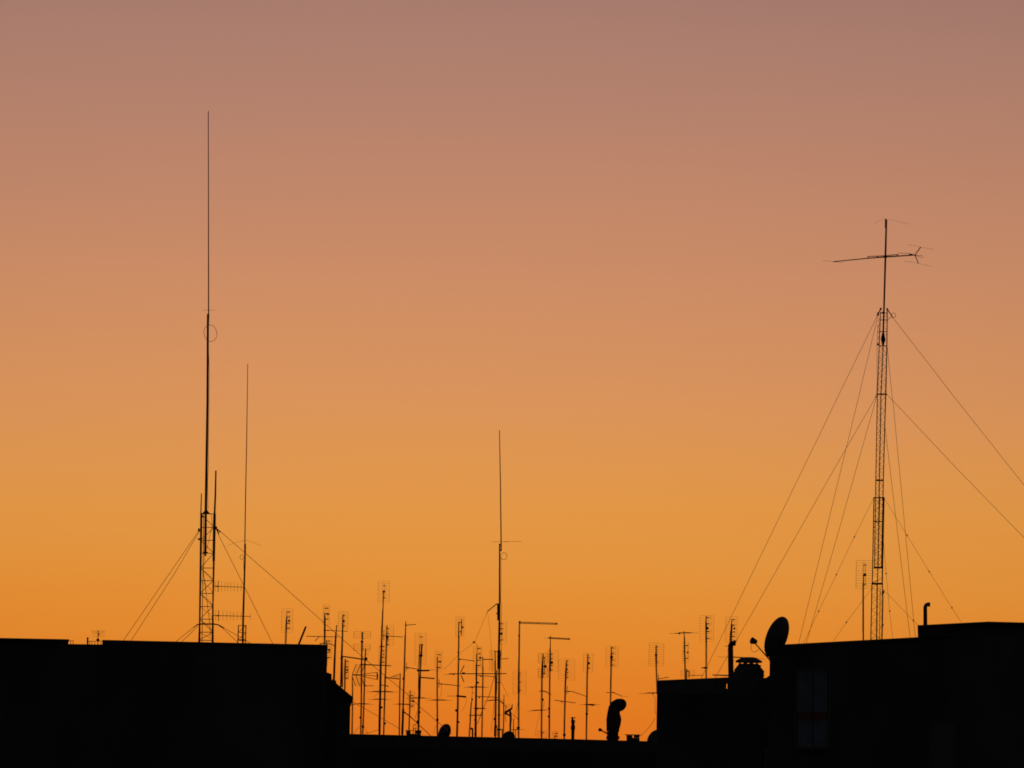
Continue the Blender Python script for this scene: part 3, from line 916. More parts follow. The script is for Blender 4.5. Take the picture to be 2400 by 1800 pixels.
m = new_mast("mast with a clearly drawn square grid and a drooping curved aerial", F1(612, 700, 608, 800, 602, 960, 597, 1610), [1.8, 3.4, 3, 2.8], 217)
m.panel(F1(557, 697, 665, 963), F1(608, 0)[0][0], [F1(0, y)[0][1] for y in (745, 840, 915)], 5, F1(636, 838)[0], 7, nh=15, yaw=.5, w=.55, gap=True)
m.tube("side_rod", F1(630, 740, 628, 925), 1.4, ALU, dy=-.1)
m.tube("mast_sleeve", F1(606, 800, 603, 965), [3.8, 3.8], STEEL, dy=-.03)
bb = m.tube("beam_antenna", F1(565, 1106, 605, 1104, 640, 1110, 690, 1140), [1.2, 2.4, 2.2, 1.4], ALU, dy=-.1)
m.tube("element_rod", F1(685, 1135, 710, 1150), .9, ALU, bb, dy=-.1)
m.blob("amplifier_box", F1(608, 1196)[0], 5, 5.5)
m.tube("drop_cable", F1(610, 1205, 625, 1235, 620, 1265, 605, 1285), [.7] * 4, CABLE, dy=-.06)
m.broad(*F1(440, 1318, 680, 1306), n=7, w=1.1, core=(.35, .8))
m.tube("guy_wire", F1(575, 1330, 550, 1440, 525, 1590), [.5] * 3, STEEL, dy=-.1)
m.panel(F1(552, 1535, 650, 1615), F1(600, 0)[0][0], [F1(0, 1555)[0][1]], 4, None, nh=4, w=.4)

m = new_mast("mast bent at the top into a short level double boom, the shorter of two", F1(692, 508, 690, 700, 686, 1000, 681, 1610), [1.8, 2.6, 2.6, 2.8], 219)
m.beam(*F1(672, 531, 898, 543), w=1.5, n=9, dual=1.1)
m.blob("end_cap", F1(895, 543)[0], 4, 4.4, STEEL, None, -.1)
m.tube("element_rod", F1(625, 534, 680, 529), .6, ALU, dy=-.1)
m.panel(F1(655, 665, 775, 895), F1(690, 0)[0][0], [F1(0, y)[0][1] for y in (706, 757, 828, 880)], 4.5, F1(706, 797)[0], 6.5, w=.3)
m.tube("mast_sleeve", F1(690, 700, 688, 890), 3.4, STEEL, dy=-.03)
m.blob("amplifier_box", F1(676, 1294)[0], 5, 5)
m.blob("amplifier_box", F1(675, 1380)[0], 5.5, 6)
m.tube("drop_cable", F1(676, 1300, 672, 1335, 682, 1350), [.8] * 3, CABLE, dy=-.05)

m = new_mast("tiny aerial barely clearing the low roof edge between two taller masts", G2(335, 1560, 332, 1615), [1.6, 1.6], 212)
m.panel(G2(300, 1515, 372, 1610), G2(335, 0)[0][0], [G2(0, 1543)[0][1], G2(0, 1580)[0][1]], 5, None, nh=4, w=.4)

m = new_mast("mast with a wide faint grid and a beam sloping down to the next mast", G2(490, 600, 482, 640, 470, 1000, 457, 1612), [1.8, 3, 3, 2.8], 222)
m.panel(G2(380, 575, 590, 855), G2(481, 0)[0][0], [G2(0, y)[0][1] for y in (602, 660, 755, 820)], 3.5, G2(490, 714)[0], 4.5, w=.3, nh=12)
m.blob("clamp", G2(476, 785)[0], 6, 3, STEEL)
m.beam(*G2(478, 998, 560, 1000), w=1.4, n=3, refl=G2(495, 930, 489, 1038), box=G2(515, 1000)[0])
m.beam(*G2(555, 998, 738, 1062), w=1.6, w2=1.2, n=6)
m.beam(*G2(328, 1112, 602, 1147), w=1.5, n=9, box=G2(422, 1130)[0])
m.blob("amplifier_box", G2(457, 1563)[0], 7, 7)
m.tube("drop_cable", G2(425, 1135, 428, 1160, 440, 1150), [.6] * 3, CABLE, dy=-.1)

m = new_mast("mast standing alone between the capped pipe and the hooded chimney cowl", G2(762, 512, 756, 800, 750, 1200, 745, 1620), [2.4, 2.6, 3, 2.6], 220)
m.panel(G2(700, 510, 825, 750), G2(760, 0)[0][0], [G2(0, y)[0][1] for y in (562, 632, 697)], 3.5, G2(772, 633)[0], 6)
m.broad(*G2(660, 1166, 915, 1168), n=7, w=1.2, core=(.3, .7))
m.beam(*G2(762, 1168, 845, 1180), w=2.6, n=3)
m.blob("amplifier_box", G2(748, 1290)[0], 6, 6.5)
m.tube("drop_cable", G2(770, 1180, 765, 1260), .6, CABLE, dy=-.1)

m = new_mast("mast with crossed bow-tie dipoles rising from behind the hooded chimney cowl", H3(450, 218, 445, 380, 440, 600, 432, 1060), [1.8, 2.8, 2.8, 2.6], 222)
m.panel(H3(365, 212, 545, 515), H3(446, 0)[0][0], [H3(0, y)[0][1] for y in (238, 320, 412, 488)], 4.5, H3(450, 370)[0], 7, bow=True, w=.3)
m.beam(*H3(375, 880, 485, 880), w=1.3, n=3, box=H3(478, 880)[0])
m.beam(*H3(480, 880, 608, 936), w=1.6, w2=1.2, n=5)
m.tube("element_rod", H3(600, 930, 690, 938), .5, ALU, dy=-.1)

m = new_mast("mast with a boxy outlined grid rising along the corner of the low wing", H3(1092, 210, 1096, 450, 1105, 720, 1110, 900), [2.4, 2.6, 2.4, 2.4], 215)
m.panel(H3(988, 168, 1200, 497), H3(1093, 0)[0][0], [H3(0, y)[0][1] for y in (218, 445)], 2.5, H3(1091, 340)[0], 6, w=.42, yaw=.6)
m.beam(*H3(1112, 685, 1275, 657), w=1.5, n=5, refl=H3(1127, 615, 1125, 700))
m.broad(*H3(840, 890, 1250, 882), n=7, w=1.1, core=(.3, .7))
m.blob("junction_box", H3(1045, 893)[0], 4, 3, PLAST, None, -.2)
m.tube("drop_cable", H3(1048, 900, 1078, 960, 1076, 1150, 1092, 1200), [.8] * 4, CABLE, dy=-.1)
m.tube("guy_wire", H3(1085, 1250, 1000, 1370, 870, 1510), [.8] * 3, STEEL, dy=-.1)

# ------------------------------------------------------------------ masts behind the right-hand wing
DK = 211
m = new_mast("T-shaped mast with a level bar on top and a ladder of dipoles below", K4(351, 328, 355, 600, 364, 960), [2, 2.6, 2.6], DK)
m.broad(*K4(160, 356, 535, 344), n=8, w=1.1, core=(.3, .7), box=K4(290, 360)[0])
m.tube("bar", K4(278, 366, 285, 350, 440, 350), [2.2, 2, 2], ALU, dy=-.1)
m.panel(K4(330, 465, 405, 735), K4(355, 0)[0][0], [K4(0, y)[0][1] for y in (517, 683)], 8, K4(398, 603)[0], 4.5, w=.3)
m.blob("clamp", K4(354, 597)[0], 6, 2, STEEL)

m = new_mast("low aerial with an arched bracket tucked at the foot of the T-shaped mast", K4(383, 815, 380, 960), [1.8, 3], DK + 2)
m.panel(K4(308, 830, 480, 925), K4(383, 0)[0][0], [], 3, None, w=.35, nh=5)
m.tube("hoop", K4(383, 850, 400, 842, 416, 856, 412, 930), [2.6, 2.8, 2.2, 1.8], ALU, dy=-.1)
m.beam(*K4(410, 903, 600, 899), w=1.2, n=8)

m = new_mast("mast ringed by four crossed bow-tie dipoles above the low wing's parapet", K4(636, 132, 634, 240, 635, 440, 634, 950), [1.6, 3.2, 2.8, 2.4], DK + 1)
m.panel(K4(552, 125, 732, 465), K4(636, 0)[0][0], [K4(0, y)[0][1] for y in (155, 235, 335, 425)], 6, K4(650, 290)[0], 6.5, bow=True, w=.32)
m.beam(*K4(575, 803, 660, 803), w=2.2, n=3)
m.blob("clamp", K4(625, 803)[0], 7, 5, STEEL)

m = new_mast("thick-topped mast half hidden by the elbowed flue pipe", K4(967, 235, 958, 420, 955, 960), [4, 5, 4], DK + 3)
m.panel(K4(884, 140, 1036, 470), K4(968, 0)[0][0], [K4(0, y)[0][1] for y in (180, 255, 340, 400)], 6.5, K4(1002, 294)[0], 5, w=.34)
m.tube("mast_tip", K4(968, 178, 966, 240), 1.8, ALU)
m.beam(*K4(880, 522, 960, 515), w=1.2, n=3)
m.broad(*K4(785, 655, 1400, 684), n=8, w=1.1, core=(.35, .6))
m.beam(*K4(718, 895, 960, 905), w=2.2, w2=3, n=8)

m = new_mast("slim mast with a wire grid close beside the tall telescoping lattice mast", L7(808, 155, 808, 660), [2.6, 3], 196.5, at(2023, 1503, 190).z - .06)
m.panel(L7(750, 45, 876, 262), L7(812, 0)[0][0], [L7(0, y)[0][1] for y in (80, 232)], 4, L7(820, 157)[0], 7, w=.55, nh=11, yaw=.5)
m.tube("mast_tip", L7(807, 75, 807, 160), .7, ALU)
m.tube("mast_tip", L7(826, 75, 826, 230), .6, ALU)

# ------------------------------------------------------------------ tall telescoping lattice mast (right)
DR = 197.0
zR = at(2055, 1500, 190).z - .08
tr = Thing("lattice_tower", "tall telescoping lattice mast with crossbar beam on top and many guy wires", "aerial tower",
           Vector((at(2050, 1500, DR).x, DR, zR)), DR)
tr.tube("top_pole", O5(568, 125, 560, 430, 547, 900, 541, 1090), [3.6, 4, 3.6, 3.4], STEEL, n=8)
tr.tube("top_rod", O5(560, 115, 558, 195), 2, ALU, dy=-.05)
tr.tube("wire_dipole", O5(570, 122, 520, 130, 462, 158), .36, ALU)
tr.tube("wire_dipole", O5(572, 122, 640, 134, 705, 150, 765, 162), .36, ALU)
bm_ = tr.tube("beam_antenna", O5(118, 481, 410, 452, 562, 440, 800, 425), [2, 2.2, 3, 2.4], ALU, dy=-.08)
tr.tube("boom_truss", O5(412, 437, 560, 430, 665, 419), 1.6, ALU, bm_, dy=-.08)
for x, ya, yb in ((413, 437, 452), (491, 433, 447), (660, 420, 434)):
    tr.tube("truss_post", O5(x, ya, x, yb), 2.4, ALU, bm_, dy=-.08)
tr.tube("stay_wire", O5(660, 420, 675, 408, 760, 412, 820, 424), .9, CABLE, bm_, dy=-.08)
tr.tube("reflector_arm", O5(806, 428, 858, 357), [1.8, 2.4], ALU, bm_, dy=-.08)
tr.tube("reflector_arm", O5(810, 430, 820, 450, 838, 495), [1.8, 1.8, 2], ALU, bm_, dy=-.08)
tr.part("element_rod", MB().line(O5(750, 334, 858, 357, 962, 377), [DR - .5, DR - .08, DR + .4], .5), ALU, bm_)
tr.part("element_rod", MB().line(O5(722, 477, 838, 495, 945, 519), [DR - .5, DR - .08, DR + .4], .5), ALU, bm_)
tr.part("element_rod", MB().line(O5(30, 471, 118, 480, 200, 490), [DR - .5, DR - .08, DR + .4], .5), ALU, bm_)
tr.tube("element_loop", O5(800, 428, 860, 427, 882, 437, 868, 445, 810, 430), .9, ALU, bm_, dy=-.08)
tr.blob("junction_box", O5(772, 424)[0], 8, 4.5, PLAST, bm_, -.08)
tr.blob("clamp", O5(560, 438)[0], 9, 6, STEEL)
c = [at(a, b, DR) for a, b in O5(541, 1078, 540, 1110, 541, 1138, 540, 1165, 539, 1192)]
tr.part("rotor", MB().sweep(c, [met(k, DR) for k in (2.2, 4, 5.8, 3.4, 2)], 12), PLAST)
# inner section legs (top to lowest collar), middle leg set back
inL = O5(518, 905, 507, 1190) + N6(250, 62, 240, 585, 232, 1112)
inM = O5(540, 1190) + N6(272, 62, 262, 585, 254, 1112)
inR = O5(575, 885, 572, 1190) + N6(300, 62, 286, 585, 275, 1112)
tr.part("leg", MB().line(inL, DR, 1.9, 6), STEEL)
tr.part("leg", MB().line(inM, DR + .2, 2.2, 6), STEEL)
tr.part("leg", MB().line(inR, DR, 2.2, 6), STEEL)
outL = N6(229, 690, 219, 1215)
outR = N6(290, 690, 279, 1215)
tr.part("leg", MB().line(outL, DR - .05, 2.2, 6), STEEL)
tr.part("leg", MB().line(outR, DR - .05, 2.8, 6), STEEL)
tr.part("leg", MB().line(N6(264, 690, 250, 1215), DR + .25, 2, 6), STEEL)
lowL, lowM, lowR, lowN = N6(217, 1210, 210, 1555), N6(249, 1210, 245, 1555), N6(281, 1210, 277, 1555), N6(267, 1240, 263, 1555)
for q, dd, w in ((lowL, -.08, 2.5), (lowM, .3, 3), (lowR, -.08, 2.4), (lowN, .1, 1.6)):
    P = down(q, DR + dd, zR)
    tr.part("leg", MB().sweep(P, met(w, DR) / 2, 6), STEEL)


def interp(poly, y):
    for (xa, ya), (xb, yb) in zip(poly, poly[1:]):
        if ya <= y <= yb:
            return xa + (xb - xa) * (y - ya) / (yb - ya)
    return poly[-1][0]


def zigzag(l, r, y0_, y1_, st, w, D):
    n = int((y1_ - y0_) / st)
    pts = []
    for k in range(n + 1):
        y = y0_ + (y1_ - y0_) * k / n
        pts.append(((interp(l, y) if k % 2 else interp(r, y)), y))
    return MB().line(pts, D, w, 4)


tr.part("bracing", zigzag(inL, inM, 740, 1325, 6.4, 1.15, DR + .1), STEEL)
tr.part("bracing", zigzag(inM, inR, 740, 1325, 7.4, 1.0, DR + .1), STEEL)
tr.part("bracing", zigzag(outL, outR, 1168, 1366, 8.5, 1.15, DR + .05), STEEL)
tr.part("bracing", zigzag(lowL, lowM, 1370, 1498, 8.2, 1.2, DR + .1), STEEL)
tr.part("bracing", zigzag(lowM, lowR, 1372, 1498, 9.4, 1.1, DR + .1), STEEL)
tr.part("bracing", zigzag(outR, outL, 1172, 1366, 12, .9, DR + .15), STEEL)
tr.part("bracing", zigzag(lowR, lowL, 1376, 1498, 13, .8, DR + .2), STEEL)
tr.part("bracing", zigzag(inR, inL, 810, 1325, 17, .6, DR + .15), STEEL)
for y in (915, 973, 1072, 1192):
    tr.tube("rung", [(interp(inL, O5(0, y)[0][1]), O5(0, y)[0][1]), (interp(inR, O5(0, y)[0][1]), O5(0, y)[0][1])], 1.6, STEEL)
for (xa, xb, y, w) in ((244, 309, 62, 3), (238, 288, 585, 3.4), (225, 294, 691, 2.6), (226, 282, 835, 2.2), (228, 286, 1116, 4), (214, 281, 1214, 4.4)):
    tr.tube("collar", N6(xa, y, xb, y), w, STEEL, dy=-.05)
for q, w in ((O5(520, 880), (5, 6)), (O5(498, 922), (5, 8)), (O5(575, 880), (4, 5)), (O5(540, 912), (7, 5)), (O5(495, 1180), (5, 5)), (N6(235, 1112), (5, 4)), (N6(287, 1265), (4, 8)), (N6(285, 1465), (3, 4)), (N6(241, 78), (3, 6)), (N6(228, 870), (3, 3)), (N6(278, 960), (4, 4)), (N6(232, 1010), (3, 3))):
    tr.blob("clamp", q[0], w[0], w[1], STEEL)
tr.tube("bracket_arm", O5(520, 880, 488, 940), 2.6, STEEL)
tr.tube("bracket_arm", O5(575, 880, 622, 952), 2.2, STEEL)
tr.part("cable_loop", MB().line([(O5(628, 934)[0][0] + 5.2 * math.cos(k * math.pi / 8), O5(628, 934)[0][1] + 5.6 * math.sin(k * math.pi / 8)) for k in range(17)], DR - .05, .9, 5), CABLE)
tr.tube("coax_cable", O5(612, 950, 590, 958, 577, 980, 570, 1100, 574, 1190) + N6(303, 64, 290, 420, 283, 800, 281, 1215, 286, 1300, 280, 1550), [1.0] * 11, CABLE, dy=-.1)
tr.tube("coax_cable", O5(495, 1010, 488, 1180, 490, 1500) + N6(243, 75), [.8] * 4, CABLE, dy=-.1)
# guys
guy(tr, O5(490, 940, 140, 1659) + K4(585, 915), (DR, 194), .95)
guy(tr, O5(493, 950, 325, 1659) + L7(305, 688), (DR, 192.5), .95)
guy(tr, O5(600, 925, 1154, 1640) + [(2400, 1137), (2660, 1470)], (DR, 195), .95)
guy(tr, O5(574, 1190, 620, 1659) + N6(345, 110, 480, 1537), (DR, 204), .95)
guy(tr, N6(241, 78, 0, 495) + K4(765, 912), (DR, 194.5), .95)
guy(tr, N6(243, 85, 0, 945) + L7(365, 684), (DR, 193), .95)
guy(tr, N6(307, 62, 726, 507) + [(2400, 1260), (2595, 1467)], (DR, 195.5), .95)
guy(tr, N6(295, 250, 448, 1537), (DR, 203.5), .95)
guy(tr, N6(228, 692, 110, 928) + L7(598, 155, 460, 440, 345, 684), (DR, 193.5), .7, N6(110, 928) + L7(598, 155, 460, 440))
guy(tr, N6(291, 692, 430, 920, 565, 1140) + L7(1495, 412, 1566, 520), (DR, 195), .7, N6(430, 920, 565, 1140, 703, 1360))
guy(tr, N6(283, 900, 303, 1152, 325, 1380) + L7(1035, 640), (DR, 204), .7, N6(303, 1152, 325, 1380))
guy(tr, N6(214, 1245, 62, 1448) + L7(580, 664), (DR, 193.5), .7, N6(62, 1448))
guy(tr, N6(282, 1245, 468, 1437) + L7(1240, 552), (DR, 194.5), .7, N6(468, 1437))

# ------------------------------------------------------------------ chimneys, vents, flues
th = Thing("flue_pipe", "thick elbowed flue pipe beside the domed chimney vent", "flue pipe", at(*K4(960, 1100)[0], 196), 196)
th.root.location.z = deckR
th.part("pipe", MB().line(K4(961, 1130, 958, 930, 952, 560, 954, 512, 968, 485, 988, 480), 196, [11.6, 11.6, 11.2, 11, 10.4, 10.4], 16), RUST)
th.part("outlet", MB().line(K4(986, 480, 1021, 482), 196, 11.6, 16), RUST)
th.part("collar", MB().line(K4(955, 700, 955, 715), 196, 12.2, 16), RUST)

DV = 197.0
ax = at(*K4(1186, 940)[0], DV)
k_ = lambda v: v / 5.53 * DV / F
th = Thing("chimney_vent", "squat chimney with slotted neck under a wide domed cap", "chimney", Vector((ax.x, DV, deckR)), DV)
hz = lambda y: k_(940 - y) + (ax.z - deckR)
b0 = Vector((ax.x, DV, deckR))
th.part("body", MB().lathe(b0, [(k_(196), 0), (k_(196), hz(905)), (k_(199), hz(903)), (k_(199), hz(862)), (k_(190), hz(858)), (k_(186), hz(828)), (k_(160), hz(795)), (k_(128), hz(752)), (k_(122), hz(751))], 28), CONC)
ca = th.part("cap", MB().lathe(b0, [(k_(165), hz(737)), (k_(171), hz(735)), (k_(172), hz(712)), (k_(140), hz(697)), (k_(98), hz(672)), (k_(60), hz(665)), (k_(0), hz(664))], 28), CONC)
for x in (1070, 1142, 1218, 1292):
    cc = Vector((ax.x + k_(x - 1186), DV, deckR + (hz(752) + hz(736)) / 2))
    th.part("support", MB().box(cc, k_(48 if 1100 < x < 1250 else 24), k_(120), hz(735) - hz(753)), CONC, smooth=False)
for x, y, w, h in ((1376, 850, 22, 30), (1378, 900, 20, 26), (1330, 775, 30, 20)):
    th.part("knob", MB().box(Vector((ax.x + k_(x - 1186), DV, deckR + hz(y))), k_(w), k_(40), k_(h)), CONC, smooth=False)

th = Thing("flue_pipe", "thin hooked flue pipe on the highest roof by the sloping roof slab", "flue pipe", at(*L7(1290, 556)[0], 196), 196)
th.part("pipe", MB().line(L7(1289, 575, 1290, 548, 1289, 412, 1293, 396, 1302, 388, 1312, 387), 196, [8.4, 8.4, 8, 8, 8, 8], 14), RUST)
th.part("outlet", MB().line(L7(1310, 387, 1327, 388), 196, 9, 14), RUST)

# hooded cowl on the middle roof
DM = 210.0
b = at(*H3(467, 1600)[0], DM)
th = Thing("chimney_cowl", "fat hooded chimney cowl bent over to one side on the low roof", "chimney cowl", Vector((b.x, DM, MIDZ)), DM)
th.part("stem", MB().sweep([Vector((b.x, DM, MIDZ))] + [at(x, y, DM) for x, y in H3(467, 1570, 467, 1440)], [met(83 / 6.146, DM)] * 3, 20), RUST)
pts = H3(467, 1442, 470, 1400, 479, 1330, 484, 1270, 482, 1225, 480, 1190, 484, 1150, 495, 1112, 515, 1078, 545, 1060, 590, 1057, 622, 1060, 648, 1066, 664, 1070)
th.part("hood", MB().line(pts, DM, [2 * k / 6.146 for k in (83, 84, 93, 98, 92, 84, 80, 82, 83, 82, 81, 72, 50, 12)], 20), RUST)
for x in (384, 552):
    th.part("collar_bolt", MB().box(at(*H3(x, 1530)[0], DM), .05, .05, .09), STEEL, smooth=False)
th.part("handle", MB().line(H3(396, 1252, 383, 1248), DM, 1.6), STEEL)

b = at(*G2(566, 1640)[0], DM)
th = Thing("vent_pipe", "slender bottle-shaped vent pipe with a flat cap on the low roof", "vent pipe", Vector((b.x, DM, MIDZ)), DM)
q = lambda v: v / 5.53 * DM / F
h_ = lambda y: (b.z - MIDZ) + q(1640 - y)
b0 = Vector((b.x, DM, MIDZ))
th.part("pipe", MB().lathe(b0, [(q(21), 0), (q(21), h_(1540)), (q(22), h_(1500)), (q(28), h_(1488)), (q(29), h_(1455)), (q(21), h_(1432)), (q(20), h_(1418)), (q(25), h_(1405)), (q(26), h_(1370))], 18), RUST)
th.part("neck", MB().lathe(b0 + Vector((-q(8), 0, 0)), [(q(14), h_(1372)), (q(14), h_(1340))], 12), RUST)
th.part("strut", MB().box(b0 + Vector((q(24), 0, (h_(1372) + h_(1340)) / 2)), q(4), q(4), h_(1340) - h_(1372)), RUST, smooth=False)
th.part("cap", MB().lathe(b0, [(q(36), h_(1342)), (q(35), h_(1338)), (q(20), h_(1332))], 18), RUST)


def slotted(label, C, xs, y_cap, y_slot, y_floor, capx, piers, s):
    b = at(*C((xs[0] + xs[1]) / 2, y_floor)[0], DM)
    th = Thing("low_chimney", label, "chimney", Vector((b.x, DM, MIDZ)), DM)
    def bx(name, xa, ya, xb, yb, dep, y=DM, extend=False):
        p, r = at(*C(xa, ya)[0], y), at(*C(xb, yb)[0], y)
        zlo = MIDZ if extend else min(p.z, r.z)
        th.part(name, MB().box(Vector(((p.x + r.x) / 2, y, (max(p.z, r.z) + zlo) / 2)), abs(r.x - p.x), dep, max(p.z, r.z) - zlo), CONC, smooth=False)
    bx("base", xs[0], y_slot, xs[1], y_floor, .38, extend=True)
    for xa, xb in piers:
        bx("pier", xa, y_cap[1], xb, y_slot, .36)
    bx("cap_slab", capx[0], y_cap[0], capx[1], y_cap[1], .46)


slotted("low chimney with a flat overhanging cap beside the hooded cowl", H3, (667, 852), (1482, 1496), 1530, 1580, (643, 868), ((667, 750), (772, 852)), 6.146)
slotted("low chimney with a gap under its flat cap, near the small tilted dish", a4, (668, 982), (1394, 1408), 1472, 1505, (636, 1002), ((662, 758), (852, 988)), 9.217)

th = Thing("vent_pipe", "short bent pipe near the foot of the laddered mast", "vent pipe", Vector((at(*a5(466, 1570)[0], DM + 1).x, DM + 1, MIDZ)), DM + 1)
th.part("pipe", MB().line(a5(468, 1640, 466, 1460), DM + 1, [3.6, 3.6], 10), RUST)
th.part("elbow", MB().line(a5(466, 1462, 464, 1440, 452, 1432, 432, 1440), DM + 1, [3.6, 4.6, 4.6, 3.4], 10), RUST)


# ------------------------------------------------------------------ satellite dishes
def dish(label, ctr, D, nrm, rpx, zbase, lnb=None, arm=None, cablepts=None, horn=1.0):
    c = at(ctr[0], ctr[1], D)
    n = Vector(nrm).normalized()
    a = (Vector((0, 0, 1)) - n * n.z).normalized()
    b_ = n.cross(a)
    R = met(rpx, D)
    base = Vector((c.x - n.x * .15, c.y - n.y * .15, zbase))
    th = Thing("satellite_dish", label, "satellite dish", base, D)
    m = MB()
    N, K = 36, 6
    for side in (0, 1):
        off = -.018 if side else 0
        i0 = len(m.v)
        m.v.append(c + n * (off - R * .16))
        for k in range(1, K + 1):
            r = R * k / K
            for j in range(N):
                t = 2 * math.pi * j / N
                m.v.append(c + a * (r * math.cos(t)) + b_ * (r * math.sin(t)) + n * (off - R * .16 + R * .16 * (k / K) ** 2))
        for j in range(N):
            q = (i0, i0 + 1 + j, i0 + 1 + (j + 1) % N)
            m.f.append(q if not side else q[::-1])
            for k in range(K - 1):
                p = i0 + 1 + k * N
                q = (p + j, p + N + j, p + N + (j + 1) % N, p + (j + 1) % N)
                m.f.append(q if not side else q[::-1])
    e1, e2 = 1 + (K - 1) * N, len(m.v) // 2 + 1 + (K - 1) * N
    for j in range(N):
        m.f.append((e1 + j, e2 + j, e2 + (j + 1) % N, e1 + (j + 1) % N))
    th.part("reflector", m, DISH)
    bk = c - n * (R * .16 + .02)
    th.part("bracket", MB().sweep([bk, bk - n * .1, base + Vector((0, 0, max(.05, (bk.z - zbase) * .6)))], .03, 8), PLAST)
    th.part("pole", MB().sweep([base, Vector((base.x, base.y, max(bk.z, zbase + .1)))], .03, 8), PLAST)
    if lnb:
        Dn = D + n.y * R * .9
        ar = th.part("feed_arm", MB().line([lnb] + arm, [Dn] + [D] * len(arm), [2.2] + [3.0] * len(arm), 8), STEEL)
        p = at(lnb[0], lnb[1], Dn)
        q = R * horn
        h = MB().sweep([p - n * -.06 * q, p - n * .2 * q], [.16 * q, .10 * q], 12)
        h.box(p + Vector((0, 0, -.03 * q)), .16 * q, .2 * q, .24 * q)
        th.part("feed_horn", h, PLAST, ar)
        if cablepts:
            th.part("cable", MB().line(cablepts, Dn, .9, 5), CABLE)
    return th


zdish = at(1811, 1556, 190).z
dish("large tilted satellite dish at the corner of the roof by the pale shutter", K4(1547, 404)[0], 189.3, (-.81, .5, .31), 50.5, at(1841, 1509, 190).z - .5,
     K4(1240, 452)[0], K4(1452, 690), K4(1222, 480, 1214, 555, 1232, 588, 1256, 600, 1290, 588, 1325, 562))
dish("small tilted dish half sunk behind the low roof edge, near the slotted chimney", (1041.5, 1716.5), 211, (-.73, .62, .28), 21, MIDZ)
dish("small round dish top half sunk behind the roof edge below the triangle bracket", (1190.5, 1731), 211.5, (-.5, .8, .3), 18.5, MIDZ)
dish("dish partly hidden by the corner of the taller block, beside the flat-capped low chimney", (1541, 1736), 211, (-.45, -.85, .25), 27.5, MIDZ)
dish("dish hidden behind the hooded cowl, only its feed arm sticking out", (1434, 1722), 211.5, (-.8, .5, .3), 11, MIDZ, H3(282, 1415)[0], H3(380, 1465, 420, 1500), None, 2.4)

# ------------------------------------------------------------------ sky and light
def lin(c):
    c /= 255.0
    return c / 12.92 if c <= .04045 else ((c + .055) / 1.055) ** 2.4


SUN_EL, SUN_AZ = math.radians(0.6), math.radians(-1.0)
w = bpy.data.worlds.new("World")
scene.world = w
w.use_nodes = True
nt = w.node_tree
N_, L_ = nt.nodes.new, nt.links.new
bg = nt.nodes["Background"]
tc = N_("ShaderNodeTexCoord")
sep = N_("ShaderNodeSeparateXYZ")
L_(tc.outputs["Generated"], sep.inputs[0])


def math_(op, a, b=None, clamp=False):
    n = N_("ShaderNodeMath")
    n.operation = op
    n.use_clamp = clamp
    for i, v in enumerate((a, b)):
        if v is None:
            continue
        if isinstance(v, (int, float)):
            n.inputs[i].default_value = v
        else:
            L_(v, n.inputs[i])
    return n.outputs[0]


elev = math_('MULTIPLY', math_('ARCSINE', sep.outputs[2]), 180 / math.pi)
azim = math_('MULTIPLY', math_('ARCTAN2', sep.outputs[0], sep.outputs[1]), 180 / math.pi)
# thin bands of dust low in the sky make the glow slightly uneven
mp = N_("ShaderNodeMapping")
mp.inputs["Scale"].default_value = (9, 9, 70)
L_(tc.outputs["Generated"], mp.inputs["Vector"])
nz = N_("ShaderNodeTexNoise")
nz.inputs["Scale"].default_value = 1.0
nz.inputs["Detail"].default_value = 3
L_(mp.outputs["Vector"], nz.inputs["Vector"])
wob = math_('MULTIPLY', math_('SUBTRACT', nz.outputs["Fac"], .5), .35)
t = math_('DIVIDE', math_('ADD', math_('ADD', elev, wob), 2.0), 42.0, True)
rp = N_("ShaderNodeValToRGB")
rp.color_ramp.interpolation = 'LINEAR'
stops = [(-2, (188, 68, 12)), (.35, (225, 114, 30)), (.9, (227, 123, 34)), (1.45, (228, 137, 46)), (1.9, (228, 146, 58)), (2.4, (227, 151, 69)), (3.2, (219, 148, 90)),
         (4.2, (205, 141, 102)), (5.1, (190, 134, 107)), (5.6, (181, 130, 109)), (6.05, (173, 127, 110)), (6.6, (164, 121, 109)), (9, (128, 98, 104)), (14, (84, 72, 88)), (24, (44, 46, 66)), (40, (22, 26, 42))]
el = rp.color_ramp.elements
while len(el) > 1:
    el.remove(el[-1])
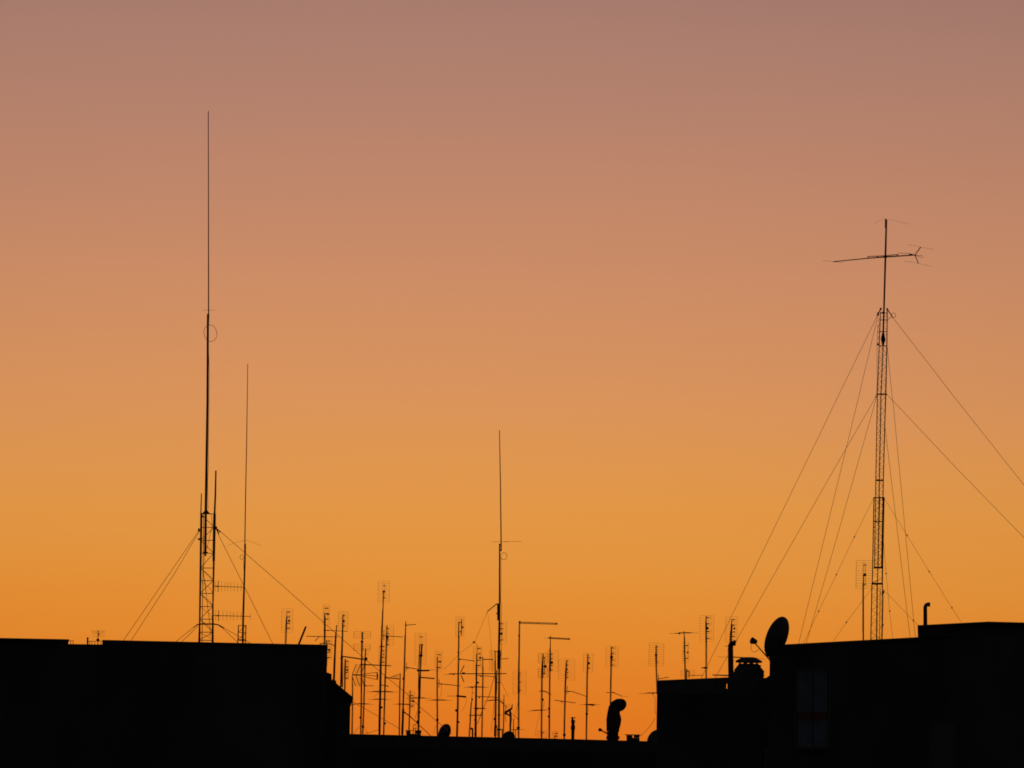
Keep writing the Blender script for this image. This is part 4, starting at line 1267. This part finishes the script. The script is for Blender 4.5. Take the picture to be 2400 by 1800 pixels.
for i, (e, c) in enumerate(stops):
    q = el[0] if i == 0 else el.new((e + 2) / 42.0)
    q.position = (e + 2) / 42.0
    q.color = (lin(c[0]), lin(c[1]), lin(c[2]), 1)
L_(t, rp.inputs["Fac"])
# glow dies away round the compass from the sunset point
da = math_('DIVIDE', math_('ADD', azim, .5), 16.5)
glow = math_('POWER', math.e, math_('MULTIPLY', math_('MULTIPLY', da, da), -1.0))
glow2 = math_('POWER', math.e, math_('MULTIPLY', math_('MULTIPLY', math_('DIVIDE', azim, 60.0), math_('DIVIDE', azim, 60.0)), -1.0))
gl = math_('ADD', math_('MULTIPLY', glow, .75), math_('MULTIPLY', glow2, .25))
sky = N_("ShaderNodeTexSky")
sky.sky_type = 'NISHITA'
sky.sun_disc = False
sky.sun_elevation = SUN_EL
sky.sun_rotation = SUN_AZ
sky.dust_density = 4
dusk = N_("ShaderNodeMixRGB")
dusk.blend_type = 'MULTIPLY'
dusk.inputs[0].default_value = 1
L_(sky.outputs[0], dusk.inputs[1])
dusk.inputs[2].default_value = (.004, .005, .0065, 1)
night = N_("ShaderNodeMixRGB")
night.blend_type = 'ADD'
night.inputs[0].default_value = 1
night.inputs[1].default_value = (.0095, .0108, .0140, 1)
L_(dusk.outputs[0], night.inputs[2])
mix = N_("ShaderNodeMixRGB")
L_(gl, mix.inputs[0])
L_(night.outputs[0], mix.inputs[1])
L_(rp.outputs["Color"], mix.inputs[2])
L_(mix.outputs[0], bg.inputs["Color"])
bg.inputs["Strength"].default_value = 1.0

sd = bpy.data.lights.new("sun", 'SUN')
sd.energy = .2
sd.angle = math.radians(.5)
sd.color = (1, .55, .25)
so = bpy.data.objects.new("sun", sd)
COL.objects.link(so)
d = Vector((math.sin(SUN_AZ) * math.cos(SUN_EL), math.cos(SUN_AZ) * math.cos(SUN_EL), math.sin(SUN_EL)))
so.rotation_euler = d.to_track_quat('Z', 'Y').to_euler()

vs = scene.view_settings
vs.view_transform = 'Standard'
vs.look = 'None'
vs.exposure = 0
vs.gamma = 1
vs.use_curve_mapping = False
scene.cycles.max_bounces = 4
scene.cycles.filter_width = 1.75
